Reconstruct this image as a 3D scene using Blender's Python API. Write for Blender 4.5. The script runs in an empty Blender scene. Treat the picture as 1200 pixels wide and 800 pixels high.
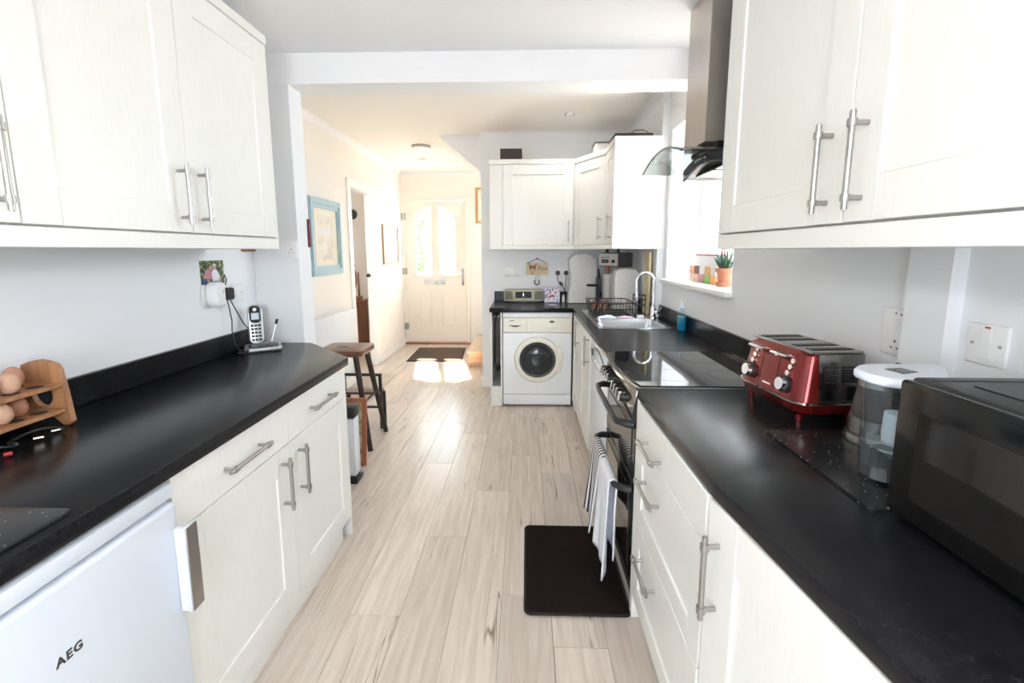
import bpy, bmesh, math, random
from mathutils import Matrix, Vector
R = random.Random(7)
sc = bpy.context.scene
COL = sc.collection

# ------------------------------------------------------------------ camera
F_PX, CAM_H, C_Y = 535.0, 1.37, 371.0
PITCH, YAW = math.radians(8.19), math.radians(1.801)
cd = bpy.data.cameras.new('camera')
cam = bpy.data.objects.new('camera', cd)
COL.objects.link(cam)
cd.sensor_width = 36.0
cd.lens = 36.0 * F_PX / 1200.0
cd.shift_y = -(400.0 - C_Y) / 1200.0
cd.clip_start = 0.02
cam.location = (0, 0, CAM_H)
cam.rotation_euler = (math.pi / 2 - PITCH, 0, YAW)
sc.camera = cam

# ------------------------------------------------------------------ daylight
wd = bpy.data.worlds.new('daylight')
sc.world = wd
wd.use_nodes = True
wn = wd.node_tree
wn.nodes['Background'].inputs['Color'].default_value = (0.84, 0.92, 1.0, 1)
wn.nodes['Background'].inputs['Strength'].default_value = 6.6

sd = bpy.data.lights.new('sun', 'SUN')
sun = bpy.data.objects.new('sun', sd)
COL.objects.link(sun)
sd.energy = 44.0
sd.color = (1.0, 0.88, 0.72)
sd.angle = math.radians(2.5)
sun.rotation_euler = Vector((0.22, -1.0, -1.0)).to_track_quat('-Z', 'Y').to_euler()
sun.location = (0, 12, 8)


# the photographer's flash on top of the camera: it throws the crisp shadow band under both pelmets
fl = bpy.data.lights.new('camera_flash', 'POINT')
fl.energy = 7.5
fl.color = (1.0, 0.98, 0.96)
fl.shadow_soft_size = 0.03
flash = bpy.data.objects.new('camera_flash', fl)
COL.objects.link(flash)
flash.location = (0.0, -0.02, 1.60)


def portal(name, loc, direction, sx, sy):
    l = bpy.data.lights.new(name, 'AREA')
    l.shape = 'RECTANGLE'
    l.size, l.size_y = sx, sy
    l.cycles.is_portal = True
    o = bpy.data.objects.new(name, l)
    COL.objects.link(o)
    o.location = loc
    o.rotation_euler = Vector(direction).to_track_quat('-Z', 'Z' if abs(direction[2]) < .5 else 'Y').to_euler()
    return o


portal('portal_rear', (-0.25, -1.75, 1.41), (0, 1, 0), 1.24, 1.52)
portal('portal_window', (1.34, 2.78, 1.68), (-1, 0, 0), 1.1, 1.1)
portal('portal_stairs', (0.95, 5.9, 1.75), (-1, 0, 0), 0.8, 0.8)
portal('portal_side_room', (-3.4, 3.4, 1.5), (1, 0, 0), 1.0, 1.0)
portal('portal_door', (-1.33, 6.78, 1.52), (0, -1, 0), 0.7, 1.1)

vs = sc.view_settings
vs.view_transform = 'Standard'
vs.look = 'None'
vs.gamma = 1.0
vs.use_curve_mapping = False
vs.exposure = 1.26
sc.cycles.use_denoising = True
sc.cycles.max_bounces = 14
sc.cycles.diffuse_bounces = 8
sc.cycles.glossy_bounces = 5
sc.cycles.transmission_bounces = 10
sc.cycles.transparent_max_bounces = 16
sc.cycles.sample_clamp_indirect = 8.0


# ------------------------------------------------------------------ pixel -> direction (1200 x 800 photograph)
def ray(px, py):
    v = Vector(((px - 600) / F_PX, 1.0, -(py - C_Y) / F_PX))
    c, s = math.cos(-PITCH), math.sin(-PITCH)
    v = Vector((v.x, c * v.y - s * v.z, s * v.y + c * v.z))
    c, s = math.cos(YAW), math.sin(YAW)
    return Vector((c * v.x - s * v.y, s * v.x + c * v.y, v.z))


CAMP = Vector((0, 0, CAM_H))
def atx(px, py, x): r = ray(px, py); return CAMP + r * (x / r.x)
def aty(px, py, y): r = ray(px, py); return CAMP + r * (y / r.y)
def atz(px, py, z): r = ray(px, py); return CAMP + r * ((z - CAM_H) / r.z)


# ------------------------------------------------------------------ mesh builder
class MB:
    def __init__(s, M=None):
        s.v, s.f, s.M = [], [], M or Matrix()

    def add(s, verts, faces):
        o = len(s.v)
        flip = s.M.to_3x3().determinant() < 0
        for p in verts:
            s.v.append(tuple(s.M @ Vector(p)))
        for f in faces:
            f = [i + o for i in f]
            s.f.append(f[::-1] if flip else f)
        return s

    def addbm(s, bm):
        bm.verts.index_update()
        s.add([v.co for v in bm.verts], [[v.index for v in f.verts] for f in bm.faces])
        bm.free()
        return s

    def box(s, x0, x1, y0, y1, z0, z1, b=0.0, seg=1):
        x0, x1 = min(x0, x1), max(x0, x1)
        y0, y1 = min(y0, y1), max(y0, y1)
        z0, z1 = min(z0, z1), max(z0, z1)
        if b <= 0:
            return s.add([(x0, y0, z0), (x1, y0, z0), (x1, y1, z0), (x0, y1, z0), (x0, y0, z1), (x1, y0, z1), (x1, y1, z1), (x0, y1, z1)],
                         [(0, 3, 2, 1), (4, 5, 6, 7), (0, 1, 5, 4), (1, 2, 6, 5), (2, 3, 7, 6), (3, 0, 4, 7)])
        bm = bmesh.new()
        bmesh.ops.create_cube(bm, size=1.0)
        for v in bm.verts:
            v.co = Vector(((x0 + x1) / 2 + v.co.x * (x1 - x0), (y0 + y1) / 2 + v.co.y * (y1 - y0), (z0 + z1) / 2 + v.co.z * (z1 - z0)))
        b = min(b, 0.49 * min(x1 - x0, y1 - y0, z1 - z0))
        bmesh.ops.bevel(bm, geom=bm.edges[:], offset=b, segments=seg, affect='EDGES', profile=0.5)
        return s.addbm(bm)

    def cyl(s, p0, p1, r0, r1=None, n=16, caps=True):
        r1 = r0 if r1 is None else r1
        p0, p1 = Vector(p0), Vector(p1)
        q = (p1 - p0).to_track_quat('Z', 'Y')
        vs = []
        for p, r in ((p0, r0), (p1, r1)):
            for i in range(n):
                a = 2 * math.pi * i / n
                vs.append(p + q @ Vector((r * math.cos(a), r * math.sin(a), 0)))
        fs = [(i, (i + 1) % n, n + (i + 1) % n, n + i) for i in range(n)]
        if caps:
            fs.append(tuple(range(n))[::-1])
            fs.append(tuple(range(n, 2 * n)))
        return s.add(vs, fs)

    def lathe(s, prof, c=(0, 0, 0), n=24, sx=1.0, sy=1.0, axis=None):
        c = Vector(c)
        q = Vector(axis).to_track_quat('Z', 'Y') if axis else None
        vs, fs, rings = [], [], []
        for r, z in prof:
            if r < 1e-6:
                rings.append([len(vs)])
                p = Vector((0, 0, z))
                vs.append(c + (q @ p if q else p))
            else:
                rings.append(list(range(len(vs), len(vs) + n)))
                for i in range(n):
                    a = 2 * math.pi * i / n
                    p = Vector((r * sx * math.cos(a), r * sy * math.sin(a), z))
                    vs.append(c + (q @ p if q else p))
        for A, B in zip(rings, rings[1:]):
            for i in range(n):
                j = (i + 1) % n
                if len(A) == 1 and len(B) == 1: continue
                if len(A) == 1: fs.append((A[0], B[j], B[i]))
                elif len(B) == 1: fs.append((A[i], A[j], B[0]))
                else: fs.append((A[i], A[j], B[j], B[i]))
        if len(rings[0]) > 1: fs.append(tuple(rings[0])[::-1])
        if len(rings[-1]) > 1: fs.append(tuple(rings[-1]))
        return s.add(vs, fs)

    def tube(s, pts, r, n=8, closed=False, caps=True):
        P = [Vector(p) for p in pts]
        m = len(P)
        rs = r if isinstance(r, (list, tuple)) else [r] * m
        vs, fs = [], []
        up = None
        for i in range(m):
            a = P[(i - 1) % m] if (closed or i > 0) else P[i]
            b = P[(i + 1) % m] if (closed or i < m - 1) else P[i]
            t = (b - a).normalized()
            if up is None:
                up = t.orthogonal().normalized()
            else:
                up = (up - t * up.dot(t))
                up = up.normalized() if up.length > 1e-6 else t.orthogonal().normalized()
            w = t.cross(up)
            for k in range(n):
                an = 2 * math.pi * k / n
                vs.append(P[i] + (up * math.cos(an) + w * math.sin(an)) * rs[i])
        for i in range(m if closed else m - 1):
            j = (i + 1) % m
            for k in range(n):
                l = (k + 1) % n
                fs.append((i * n + k, i * n + l, j * n + l, j * n + k))
        if not closed and caps:
            fs.append(tuple(range(n))[::-1])
            fs.append(tuple(range((m - 1) * n, m * n)))
        return s.add(vs, fs)

    def prism(s, poly, d0, d1, plane='xy', b=0.0, seg=2):
        # polygon in a plane, extruded along the third axis
        def P(a, c, d):
            return {'xy': (a, c, d), 'xz': (a, d, c), 'yz': (d, a, c)}[plane]
        bm = bmesh.new()
        vs = [bm.verts.new(P(a, c, d0)) for a, c in poly]
        f = bm.faces.new(vs)
        r = bmesh.ops.extrude_face_region(bm, geom=[f])
        dv = Vector(P(0, 0, d1 - d0))
        for g in r['geom']:
            if isinstance(g, bmesh.types.BMVert): g.co += dv
        bmesh.ops.recalc_face_normals(bm, faces=bm.faces[:])
        if b > 0:
            bmesh.ops.bevel(bm, geom=bm.edges[:], offset=b, segments=seg, affect='EDGES', profile=0.5)
        return s.addbm(bm)

    def ring(s, outer, inner, d0, d1, plane='xy'):
        # closed outline with a hole: same number of points in both loops
        n = len(outer)
        def P(a, c, d):
            return {'xy': (a, c, d), 'xz': (a, d, c), 'yz': (d, a, c)}[plane]
        vs = [P(*p, d0) for p in outer] + [P(*p, d0) for p in inner] + [P(*p, d1) for p in outer] + [P(*p, d1) for p in inner]
        bm = bmesh.new()
        bv = [bm.verts.new(v) for v in vs]
        for i in range(n):
            j = (i + 1) % n
            for q in ((i, j, n + j, n + i), (2 * n + i, 2 * n + j, 3 * n + j, 3 * n + i), (i, j, 2 * n + j, 2 * n + i), (n + i, n + j, 3 * n + j, 3 * n + i)):
                bm.faces.new([bv[k] for k in q])
        bmesh.ops.recalc_face_normals(bm, faces=bm.faces[:])
        return s.addbm(bm)

    def ell(s, c, rx, ry, rz, n=20, m=12):
        prof = [(math.sin(math.pi * i / m), -math.cos(math.pi * i / m)) for i in range(m + 1)]
        prof[0] = (0, -1); prof[-1] = (0, 1)
        M0 = s.M
        s.M = M0 @ Matrix.Translation(c) @ Matrix.Diagonal((rx, ry, rz, 1))
        s.lathe(prof, n=n)
        s.M = M0
        return s

    def grid(s, fn, nu, nv):
        vs = [fn(i / nu, j / nv) for j in range(nv + 1) for i in range(nu + 1)]
        fs = [(j * (nu + 1) + i, j * (nu + 1) + i + 1, (j + 1) * (nu + 1) + i + 1, (j + 1) * (nu + 1) + i) for j in range(nv) for i in range(nu)]
        return s.add(vs, fs)


def frame(o, U, V, N):
    M = Matrix.Identity(4)
    for k, a in enumerate((U, V, N)):
        for r in range(3): M[r][k] = a[r]
    for r in range(3): M[r][3] = o[r]
    return M


def wloc(o):
    p = Vector((0, 0, 0))
    while o is not None:
        p += o.location
        o = o.parent
    return p


def tag(o, label=None, cat=None, group=None, kind=None):
    if label: o['label'] = label
    if cat: o['category'] = cat
    if group: o['group'] = group
    if kind: o['kind'] = kind
    return o


def obj(name, mb, mat, parent=None, label=None, cat=None, group=None, kind=None, sharp=38, subsurf=0, solid=0):
    if parent is None:
        xs, ys, zs = zip(*mb.v)
        o0 = Vector(((min(xs) + max(xs)) / 2, (min(ys) + max(ys)) / 2, min(zs)))
    else:
        o0 = wloc(parent)
    me = bpy.data.meshes.new(name)
    me.from_pydata([tuple(Vector(v) - o0) for v in mb.v], [], mb.f)
    me.validate()
    me.polygons.foreach_set('use_smooth', [True] * len(me.polygons))
    me.set_sharp_from_angle(angle=math.radians(sharp))
    me.materials.append(mat)
    o = bpy.data.objects.new(name, me)
    COL.objects.link(o)
    if parent is None:
        o.location = o0
    else:
        o.parent = parent
    if solid:
        m = o.modifiers.new('solid', 'SOLIDIFY'); m.thickness = solid; m.offset = 0
    if subsurf:
        m = o.modifiers.new('sub', 'SUBSURF'); m.levels = subsurf; m.render_levels = subsurf
    return tag(o, label, cat, group, kind)


def thing(name, label, cat, loc=(0, 0, 0), group=None, kind=None):
    o = bpy.data.objects.new(name, None)
    COL.objects.link(o)
    o.location = loc
    o.empty_display_size = 0.05
    return tag(o, label, cat, group, kind)


def copy_tree(o, parent=None):
    c = o.copy()
    COL.objects.link(c)
    if parent: c.parent = parent
    for ch in list(o.children):
        copy_tree(ch, c)
    return c


def text(name, body, size, mat, M, parent, extrude=0.0004, align='CENTER', shear=0.0, space=1.0, bold=0.0):
    cu = bpy.data.curves.new(name, 'FONT')
    cu.body, cu.size, cu.extrude = body, size, extrude
    cu.align_x, cu.align_y, cu.shear = align, 'CENTER', shear
    cu.space_character = space
    cu.offset = bold
    t = bpy.data.objects.new('tmp', cu)
    COL.objects.link(t)
    dg = bpy.context.evaluated_depsgraph_get()
    dg.update()
    me = bpy.data.meshes.new_from_object(t.evaluated_get(dg))
    bpy.data.objects.remove(t)
    me.name = name
    me.transform(Matrix.Translation(-wloc(parent)) @ M)
    me.materials.clear()
    me.materials.append(mat)
    o = bpy.data.objects.new(name, me)
    COL.objects.link(o)
    o.parent = parent
    return o


# ------------------------------------------------------------------ materials
def mat(name, col, rough=0.5, metal=0.0, bump=0.0, bscale=60.0, var=0.0, vscale=4.0, stretch=(1, 1, 1), spec=0.5, trans=0.0, ior=1.45, coat=0.0,
        rvar=0.0, sheen=0.0, col2=None, emit=None):
    m = bpy.data.materials.new(name)
    m.use_nodes = True
    nt = m.node_tree
    b = nt.nodes['Principled BSDF']
    b.inputs['Base Color'].default_value = (*col, 1)
    b.inputs['Roughness'].default_value = rough
    b.inputs['Metallic'].default_value = metal
    b.inputs['Specular IOR Level'].default_value = spec
    b.inputs['Transmission Weight'].default_value = trans
    b.inputs['IOR'].default_value = ior
    b.inputs['Coat Weight'].default_value = coat
    b.inputs['Sheen Weight'].default_value = sheen
    if emit:
        b.inputs['Emission Color'].default_value = (*emit[0], 1)
        b.inputs['Emission Strength'].default_value = emit[1]
    if var or bump or rvar:
        tc = nt.nodes.new('ShaderNodeTexCoord')
        mp = nt.nodes.new('ShaderNodeMapping')
        mp.inputs['Scale'].default_value = stretch
        nt.links.new(tc.outputs['Object'], mp.inputs['Vector'])
    if var:
        n = nt.nodes.new('ShaderNodeTexNoise')
        n.inputs['Scale'].default_value = vscale
        n.inputs['Detail'].default_value = 6
        nt.links.new(mp.outputs['Vector'], n.inputs['Vector'])
        r = nt.nodes.new('ShaderNodeValToRGB')
        c2 = col2 or tuple(max(0, c * (1 - var)) for c in col)
        r.color_ramp.elements[0].color = (*c2, 1)
        r.color_ramp.elements[1].color = (*[min(1, c * (1 + var * 0.4)) for c in col], 1)
        r.color_ramp.elements[0].position = 0.3
        r.color_ramp.elements[1].position = 0.7
        nt.links.new(n.outputs['Fac'], r.inputs['Fac'])
        nt.links.new(r.outputs['Color'], b.inputs['Base Color'])
    if rvar:
        n3 = nt.nodes.new('ShaderNodeTexNoise')
        n3.inputs['Scale'].default_value = 3.0
        n3.inputs['Detail'].default_value = 5
        nt.links.new(tc.outputs['Object'], n3.inputs['Vector'])
        mr = nt.nodes.new('ShaderNodeMapRange')
        mr.inputs['To Min'].default_value = rough - rvar
        mr.inputs['To Max'].default_value = rough + rvar
        nt.links.new(n3.outputs['Fac'], mr.inputs['Value'])
        nt.links.new(mr.outputs['Result'], b.inputs['Roughness'])
    if bump:
        n2 = nt.nodes.new('ShaderNodeTexNoise')
        n2.inputs['Scale'].default_value = bscale
        n2.inputs['Detail'].default_value = 4
        nt.links.new(mp.outputs['Vector'], n2.inputs['Vector'])
        bp = nt.nodes.new('ShaderNodeBump')
        bp.inputs['Strength'].default_value = bump
        bp.inputs['Distance'].default_value = 0.002
        nt.links.new(n2.outputs['Fac'], bp.inputs['Height'])
        nt.links.new(bp.outputs['Normal'], b.inputs['Normal'])
    return m


def glass_mat(name, tint=(1, 1, 1), refl=0.08, rough=0.02, fac_add=0.0):
    # thin clear sheet: mostly transparent, a fresnel mirror on top
    m = bpy.data.materials.new(name)
    m.use_nodes = True
    nt = m.node_tree
    nt.nodes.clear()
    out = nt.nodes.new('ShaderNodeOutputMaterial')
    tr = nt.nodes.new('ShaderNodeBsdfTransparent')
    tr.inputs['Color'].default_value = (*tint, 1)
    gl = nt.nodes.new('ShaderNodeBsdfGlossy')
    gl.inputs['Roughness'].default_value = rough
    fr = nt.nodes.new('ShaderNodeFresnel')
    fr.inputs['IOR'].default_value = 1.45
    mx = nt.nodes.new('ShaderNodeMixShader')
    ge = nt.nodes.new('ShaderNodeNewGeometry')
    iv = nt.nodes.new('ShaderNodeMath'); iv.operation = 'SUBTRACT'; iv.inputs[0].default_value = 1.0
    nt.links.new(ge.outputs['Backfacing'], iv.inputs[1])
    ml = nt.nodes.new('ShaderNodeMath'); ml.operation = 'MULTIPLY'
    nt.links.new(fr.outputs['Fac'], ml.inputs[0]); nt.links.new(iv.outputs[0], ml.inputs[1])
    nt.links.new(ml.outputs[0], mx.inputs['Fac'])     # inner faces of the sheet do not mirror
    nt.links.new(tr.outputs['BSDF'], mx.inputs[1])
    nt.links.new(gl.outputs['BSDF'], mx.inputs[2])
    nt.links.new(mx.outputs['Shader'], out.inputs['Surface'])
    return m


def wood(name, c1, c2, scale=8.0, rough=0.45, axis=1, knots=True, perobj=False, dark=None, streak=None):
    m = bpy.data.materials.new(name)
    m.use_nodes = True
    nt = m.node_tree
    N, L = nt.nodes.new, nt.links.new
    b = nt.nodes['Principled BSDF']
    tc = N('ShaderNodeTexCoord')
    mp = N('ShaderNodeMapping')
    st = [1.0, 1.0, 1.0]
    st[axis] = 0.07
    mp.inputs['Scale'].default_value = st
    src = tc.outputs['Object']
    if perobj:
        oi = N('ShaderNodeObjectInfo')
        va = N('ShaderNodeVectorMath'); va.operation = 'SCALE'
        va.inputs['Scale'].default_value = 37.0
        cb = N('ShaderNodeCombineXYZ')
        for k in range(3): L(oi.outputs['Random'], cb.inputs[k])
        L(cb.outputs['Vector'], va.inputs[0])
        ad = N('ShaderNodeVectorMath'); ad.operation = 'ADD'
        L(src, ad.inputs[0]); L(va.outputs['Vector'], ad.inputs[1])
        src = ad.outputs['Vector']
    L(src, mp.inputs['Vector'])
    n = N('ShaderNodeTexNoise')
    n.inputs['Scale'].default_value = scale * 6
    n.inputs['Detail'].default_value = 8
    n.inputs['Distortion'].default_value = 0.6
    L(mp.outputs['Vector'], n.inputs['Vector'])
    r = N('ShaderNodeValToRGB')
    r.color_ramp.elements[0].position, r.color_ramp.elements[1].position = 0.32, 0.68
    r.color_ramp.elements[0].color, r.color_ramp.elements[1].color = (*c1, 1), (*c2, 1)
    L(n.outputs['Fac'], r.inputs['Fac'])
    colout = r.outputs['Color']
    if perobj:
        hs = N('ShaderNodeHueSaturation')
        mr = N('ShaderNodeMapRange')
        mr.inputs['To Min'].default_value, mr.inputs['To Max'].default_value = 0.86, 1.08
        L(oi.outputs['Random'], mr.inputs['Value']); L(mr.outputs['Result'], hs.inputs['Value'])
        L(colout, hs.inputs['Color']); colout = hs.outputs['Color']
    if streak:
        st2 = list(st); st2[axis] = 0.045
        mp2 = N('ShaderNodeMapping'); mp2.inputs['Scale'].default_value = st2
        L(src, mp2.inputs['Vector'])
        n2 = N('ShaderNodeTexNoise'); n2.inputs['Scale'].default_value = 9.0; n2.inputs['Detail'].default_value = 3; n2.inputs['Distortion'].default_value = 0.35
        L(mp2.outputs['Vector'], n2.inputs['Vector'])
        # thin dark cracks: ridge of the noise around 0.5, masked so that only some survive
        sb = N('ShaderNodeMath'); sb.operation = 'SUBTRACT'; sb.inputs[1].default_value = 0.5; L(n2.outputs['Fac'], sb.inputs[0])
        ab = N('ShaderNodeMath'); ab.operation = 'ABSOLUTE'; L(sb.outputs[0], ab.inputs[0])
        m1 = N('ShaderNodeMapRange'); m1.inputs['From Min'].default_value = 0.0; m1.inputs['From Max'].default_value = 0.007
        m1.inputs['To Min'].default_value = 1.0; m1.inputs['To Max'].default_value = 0.0
        L(ab.outputs[0], m1.inputs['Value'])
        n3 = N('ShaderNodeTexNoise'); n3.inputs['Scale'].default_value = 3.2; n3.inputs['Detail'].default_value = 2
        L(src, n3.inputs['Vector'])
        m2 = N('ShaderNodeMapRange'); m2.inputs['From Min'].default_value = 0.53; m2.inputs['From Max'].default_value = 0.63
        L(n3.outputs['Fac'], m2.inputs['Value'])
        mu = N('ShaderNodeMath'); mu.operation = 'MULTIPLY'; L(m1.outputs['Result'], mu.inputs[0]); L(m2.outputs['Result'], mu.inputs[1])
        mx = N('ShaderNodeMixRGB'); mx.inputs['Color2'].default_value = (*streak, 1)
        L(mu.outputs[0], mx.inputs['Fac']); L(colout, mx.inputs['Color1']); colout = mx.outputs['Color']
    L(colout, b.inputs['Base Color'])
    b.inputs['Roughness'].default_value = rough
    bp = N('ShaderNodeBump'); bp.inputs['Strength'].default_value = 0.12; bp.inputs['Distance'].default_value = 0.001
    L(n.outputs['Fac'], bp.inputs['Height']); L(bp.outputs['Normal'], b.inputs['Normal'])
    return m


M_WALL = mat('paint_white', (0.80, 0.81, 0.83), 0.62, bump=0.06, bscale=140)
M_HALL = mat('paint_white_warm_light', (0.84, 0.80, 0.755), 0.62, bump=0.06, bscale=140)  # hall's warm light tone partly put into the wall colour
M_CEIL = mat('paint_ceiling', (0.83, 0.83, 0.85), 0.7, bump=0.05, bscale=90)
M_TRIM = mat('gloss_white', (0.86, 0.85, 0.83), 0.32)
M_DOOR = mat('cream_grained_front', (0.80, 0.79, 0.755), 0.36, bump=0.10, bscale=26, var=0.025, vscale=22, stretch=(9, 9, 0.7))
M_BODY = mat('cream_carcass', (0.80, 0.79, 0.755), 0.42)
M_TOP = mat('black_worktop', (0.010, 0.010, 0.012), 0.25, bump=0.08, bscale=220, var=0.45, vscale=45, rvar=0.05, spec=0.30)
M_STEEL = mat('brushed_steel', (0.43, 0.415, 0.395), 0.33, 1.0, bump=0.03, bscale=60, stretch=(1, 1, 12))
M_CHROME = mat('chrome', (0.82, 0.82, 0.84), 0.08, 1.0)
M_STAIN = mat('stainless_sink', (0.60, 0.61, 0.63), 0.24, 1.0, bump=0.03, bscale=90)
M_WHITEA = mat('white_enamel', (0.74, 0.78, 0.84), 0.26)
M_WHITEP = mat('white_plastic', (0.84, 0.84, 0.84), 0.34)
M_CREAMP = mat('cream_plastic', (0.78, 0.75, 0.66), 0.38)
M_BLACKG = mat('black_gloss', (0.012, 0.012, 0.013), 0.10)
M_BLACKP = mat('black_plastic', (0.02, 0.02, 0.021), 0.38)
M_BLACKM = mat('black_matt', (0.022, 0.021, 0.021), 0.7)
M_DARKGAP = mat('dark_recess', (0.05, 0.048, 0.045), 0.8)
M_GLASS = glass_mat('window_glass', (0.97, 0.98, 0.98))
M_FLOOR = wood('oak_laminate', (0.56, 0.475, 0.405), (0.69, 0.615, 0.545), 7.0, 0.27, 1, perobj=True, streak=(0.21, 0.155, 0.115))

# ------------------------------------------------------------------ key measures (metres)
LW, RW, BW, FW = -1.43, 1.0, 4.50, 6.65      # left wall, right wall, kitchen end wall, front-door wall
HALLX = -1.80                                 # hall left wall
WT, WB = 0.885, 0.847                         # worktop top and underside
LF, RF = -0.822, 0.400                        # worktop fronts
REAR = -1.75
C1, C2, BEAM = 2.332, 2.48, 2.19              # kitchen ceiling, hall ceiling, beam underside
NIB = 2.37
WY0, WY1, WZ0, WZ1 = 2.26, 3.31, 1.17, 2.19   # kitchen window opening


def struct(name, mb, m, parent=None):
    return obj(name, mb, m, parent, kind=None if parent else 'structure')


# ------------------------------------------------------------------ floor: one sub-base and single planks
floor = struct('floor', MB().box(-4.0, 1.3, REAR - 0.2, FW + 0.12, -0.12, -0.012), M_DARKGAP)
PW, PL = 0.192, 1.26
row = 0
x = HALLX - 0.02
plank_meshes = {}
while x < RW + 0.02:
    y = REAR - (0.0, 0.83, 0.37, 0.61, 0.12, 1.02, 0.49)[row % 7]
    while y < FW:
        y0, y1 = max(y, REAR), min(y + PL, FW)
        if y1 - y0 > 0.03:
            ln = round(y1 - y0, 3)
            me = plank_meshes.get(ln)
            mb = MB().box(-PW / 2 + 0.0004, PW / 2 - 0.0004, 0.0005, ln - 0.0005, -0.0118, 0.0, 0.0012)
            if me is None:
                o = obj('plank', mb, M_FLOOR, floor)
                me = plank_meshes[ln] = o.data
                me.transform(Matrix.Translation(wloc(floor)))
            else:
                o = bpy.data.objects.new('plank', me)
                COL.objects.link(o)
                o.parent = floor
            o.location = Vector((x + PW / 2, y0, 0)) - wloc(floor)
        y += PL
    x += PW
    row += 1

# ------------------------------------------------------------------ walls
mb = MB().box(-1.95, LW, REAR, NIB + 0.13, 0, C1 + 0.15)
mb.box(LW, -1.188, NIB, NIB + 0.13, 0, BEAM - 0.001)
struct('wall_left', mb, M_WALL)

DY0, DY1, DZ = 4.70, 5.36, 2.02
mb = MB().box(-1.875, HALLX, NIB + 0.13, DY0, 0, C2).box(-1.875, HALLX, DY1, FW, 0, C2).box(-1.875, HALLX, DY0, DY1, DZ, C2)
struct('wall_hall', mb, M_HALL)

mb = MB().box(RW, 1.30, REAR, WY0, 0, C2).box(RW, 1.30, WY1, BW + 0.12, 0, C2).box(RW, 1.30, WY0, WY1, 0, WZ0).box(RW, 1.30, WY0, WY1, WZ1, C2)
mb.box(0.955, RW, 3.40, BW, 0, C2)           # boxed-in corner past the window
mb.box(0.965, RW, 1.07, 1.19, 0, C1)          # slim pier behind the jug
struct('wall_right', mb, M_WALL)
struct('wall_end', MB().box(-0.44, 1.30, BW, BW + 0.12, 0, C2), M_WALL)

FX0, FX1, FZ = -1.765, -0.872, 2.075          # front door leaf
mb = MB().box(-4.0, FX0 - 0.05, FW, FW + 0.12, 0, C2).box(FX1 + 0.05, 1.3, FW, FW + 0.12, 0, C2).box(FX0 - 0.05, FX1 + 0.05, FW, FW + 0.12, FZ + 0.05, C2)
struct('wall_front', mb, M_HALL)
SA, SB, SC, SD = 5.5, 6.3, 1.35, 2.15
mb = MB().box(0.9, 1.0, BW + 0.12, SA, 0, C2).box(0.9, 1.0, SB, FW, 0, C2).box(0.9, 1.0, SA, SB, 0, SC).box(0.9, 1.0, SA, SB, SD, C2)
struct('wall_stairs', mb, M_HALL)               # unseen stairs window added to brighten the hall, hidden behind the end wall
win2 = tag(thing('window_added', None, None, (0.95, 5.9, SC)), kind='structure')
mb = MB()
for a, b_ in ((SA, SA + 0.05), (SB - 0.05, SB)): mb.box(0.93, 0.98, a, b_, SC, SD)
mb.box(0.931, 0.979, SA + 0.05, SB - 0.05, SC, SC + 0.05).box(0.931, 0.979, SA + 0.05, SB - 0.05, SD - 0.05, SD)
obj('window_frame', mb, M_TRIM, win2)
obj('pane', MB().box(0.953, 0.957, SA + 0.05, SB - 0.05, SC + 0.05, SD - 0.05), M_GLASS, win2)

# rear wall with the wide window behind the photographer
PX0, PX1, PZ0, PZ = -0.87, 0.37, 0.65, 2.17
mb = MB().box(-1.95, PX0, REAR - 0.15, REAR, 0, C1).box(PX1, 1.3, REAR - 0.15, REAR, 0, C1).box(PX0, PX1, REAR - 0.15, REAR, PZ, C1).box(PX0, PX1, REAR - 0.15, REAR, 0, PZ0)
struct('wall_rear', mb, M_WALL)
mb = MB()
for a in (PX0, (PX0 + PX1) / 2 - 0.03, PX1 - 0.06): mb.box(a, a + 0.06, REAR - 0.10, REAR - 0.05, PZ0, PZ)
mb.box(PX0, PX1, REAR - 0.099, REAR - 0.051, PZ - 0.06, PZ - 0.001).box(PX0, PX1, REAR - 0.099, REAR - 0.051, PZ0 + 0.001, PZ0 + 0.06)
struct('window_3', mb, M_TRIM)

# ceilings and beam
struct('ceiling', MB().box(-1.95, 1.3, REAR - 0.15, NIB + 0.02, C1, C1 + 0.15), M_CEIL)
struct('ceiling_hall', MB().box(-4.0, 1.3, NIB + 0.14, FW + 0.12, C2, C2 + 0.12), mat('paint_ceiling_warm_light', (0.86, 0.83, 0.80), 0.7, bump=0.05, bscale=90))  # ceiling white tinted with the warm light bounced off the floor
struct('trim_1', MB().box(LW, RW, NIB, NIB + 0.17, BEAM, C2), M_CEIL)


def cove(y0, y1, x, z, sgn, axis, s=0.055):
    pts = [(0, 0), (s, 0)] + [(s - s * math.sin(a) , -s + s * math.cos(a)) for a in (0.4, 0.8, 1.2)] + [(0, -s)]
    mb = MB()
    if axis == 'y':
        mb.prism([(x + sgn * p, z + q) for p, q in pts], y0, y1, 'xz')
    else:
        mb.prism([(x + sgn * p, z + q) for p, q in pts], y0, y1, 'yz')
    return mb


struct('trim_2', cove(NIB + 0.18, FW, HALLX, C2, 1, 'y'), M_CEIL)
struct('trim_3', cove(-0.44, 0.9, BW, C2, -1, 'x'), M_CEIL)
struct('trim_4', cove(HALLX, 0.9, FW, C2, -1, 'x'), M_CEIL)
struct('trim_5', cove(3.40, BW, 0.955, C2, -1, 'y', 0.05), M_CEIL)

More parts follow.
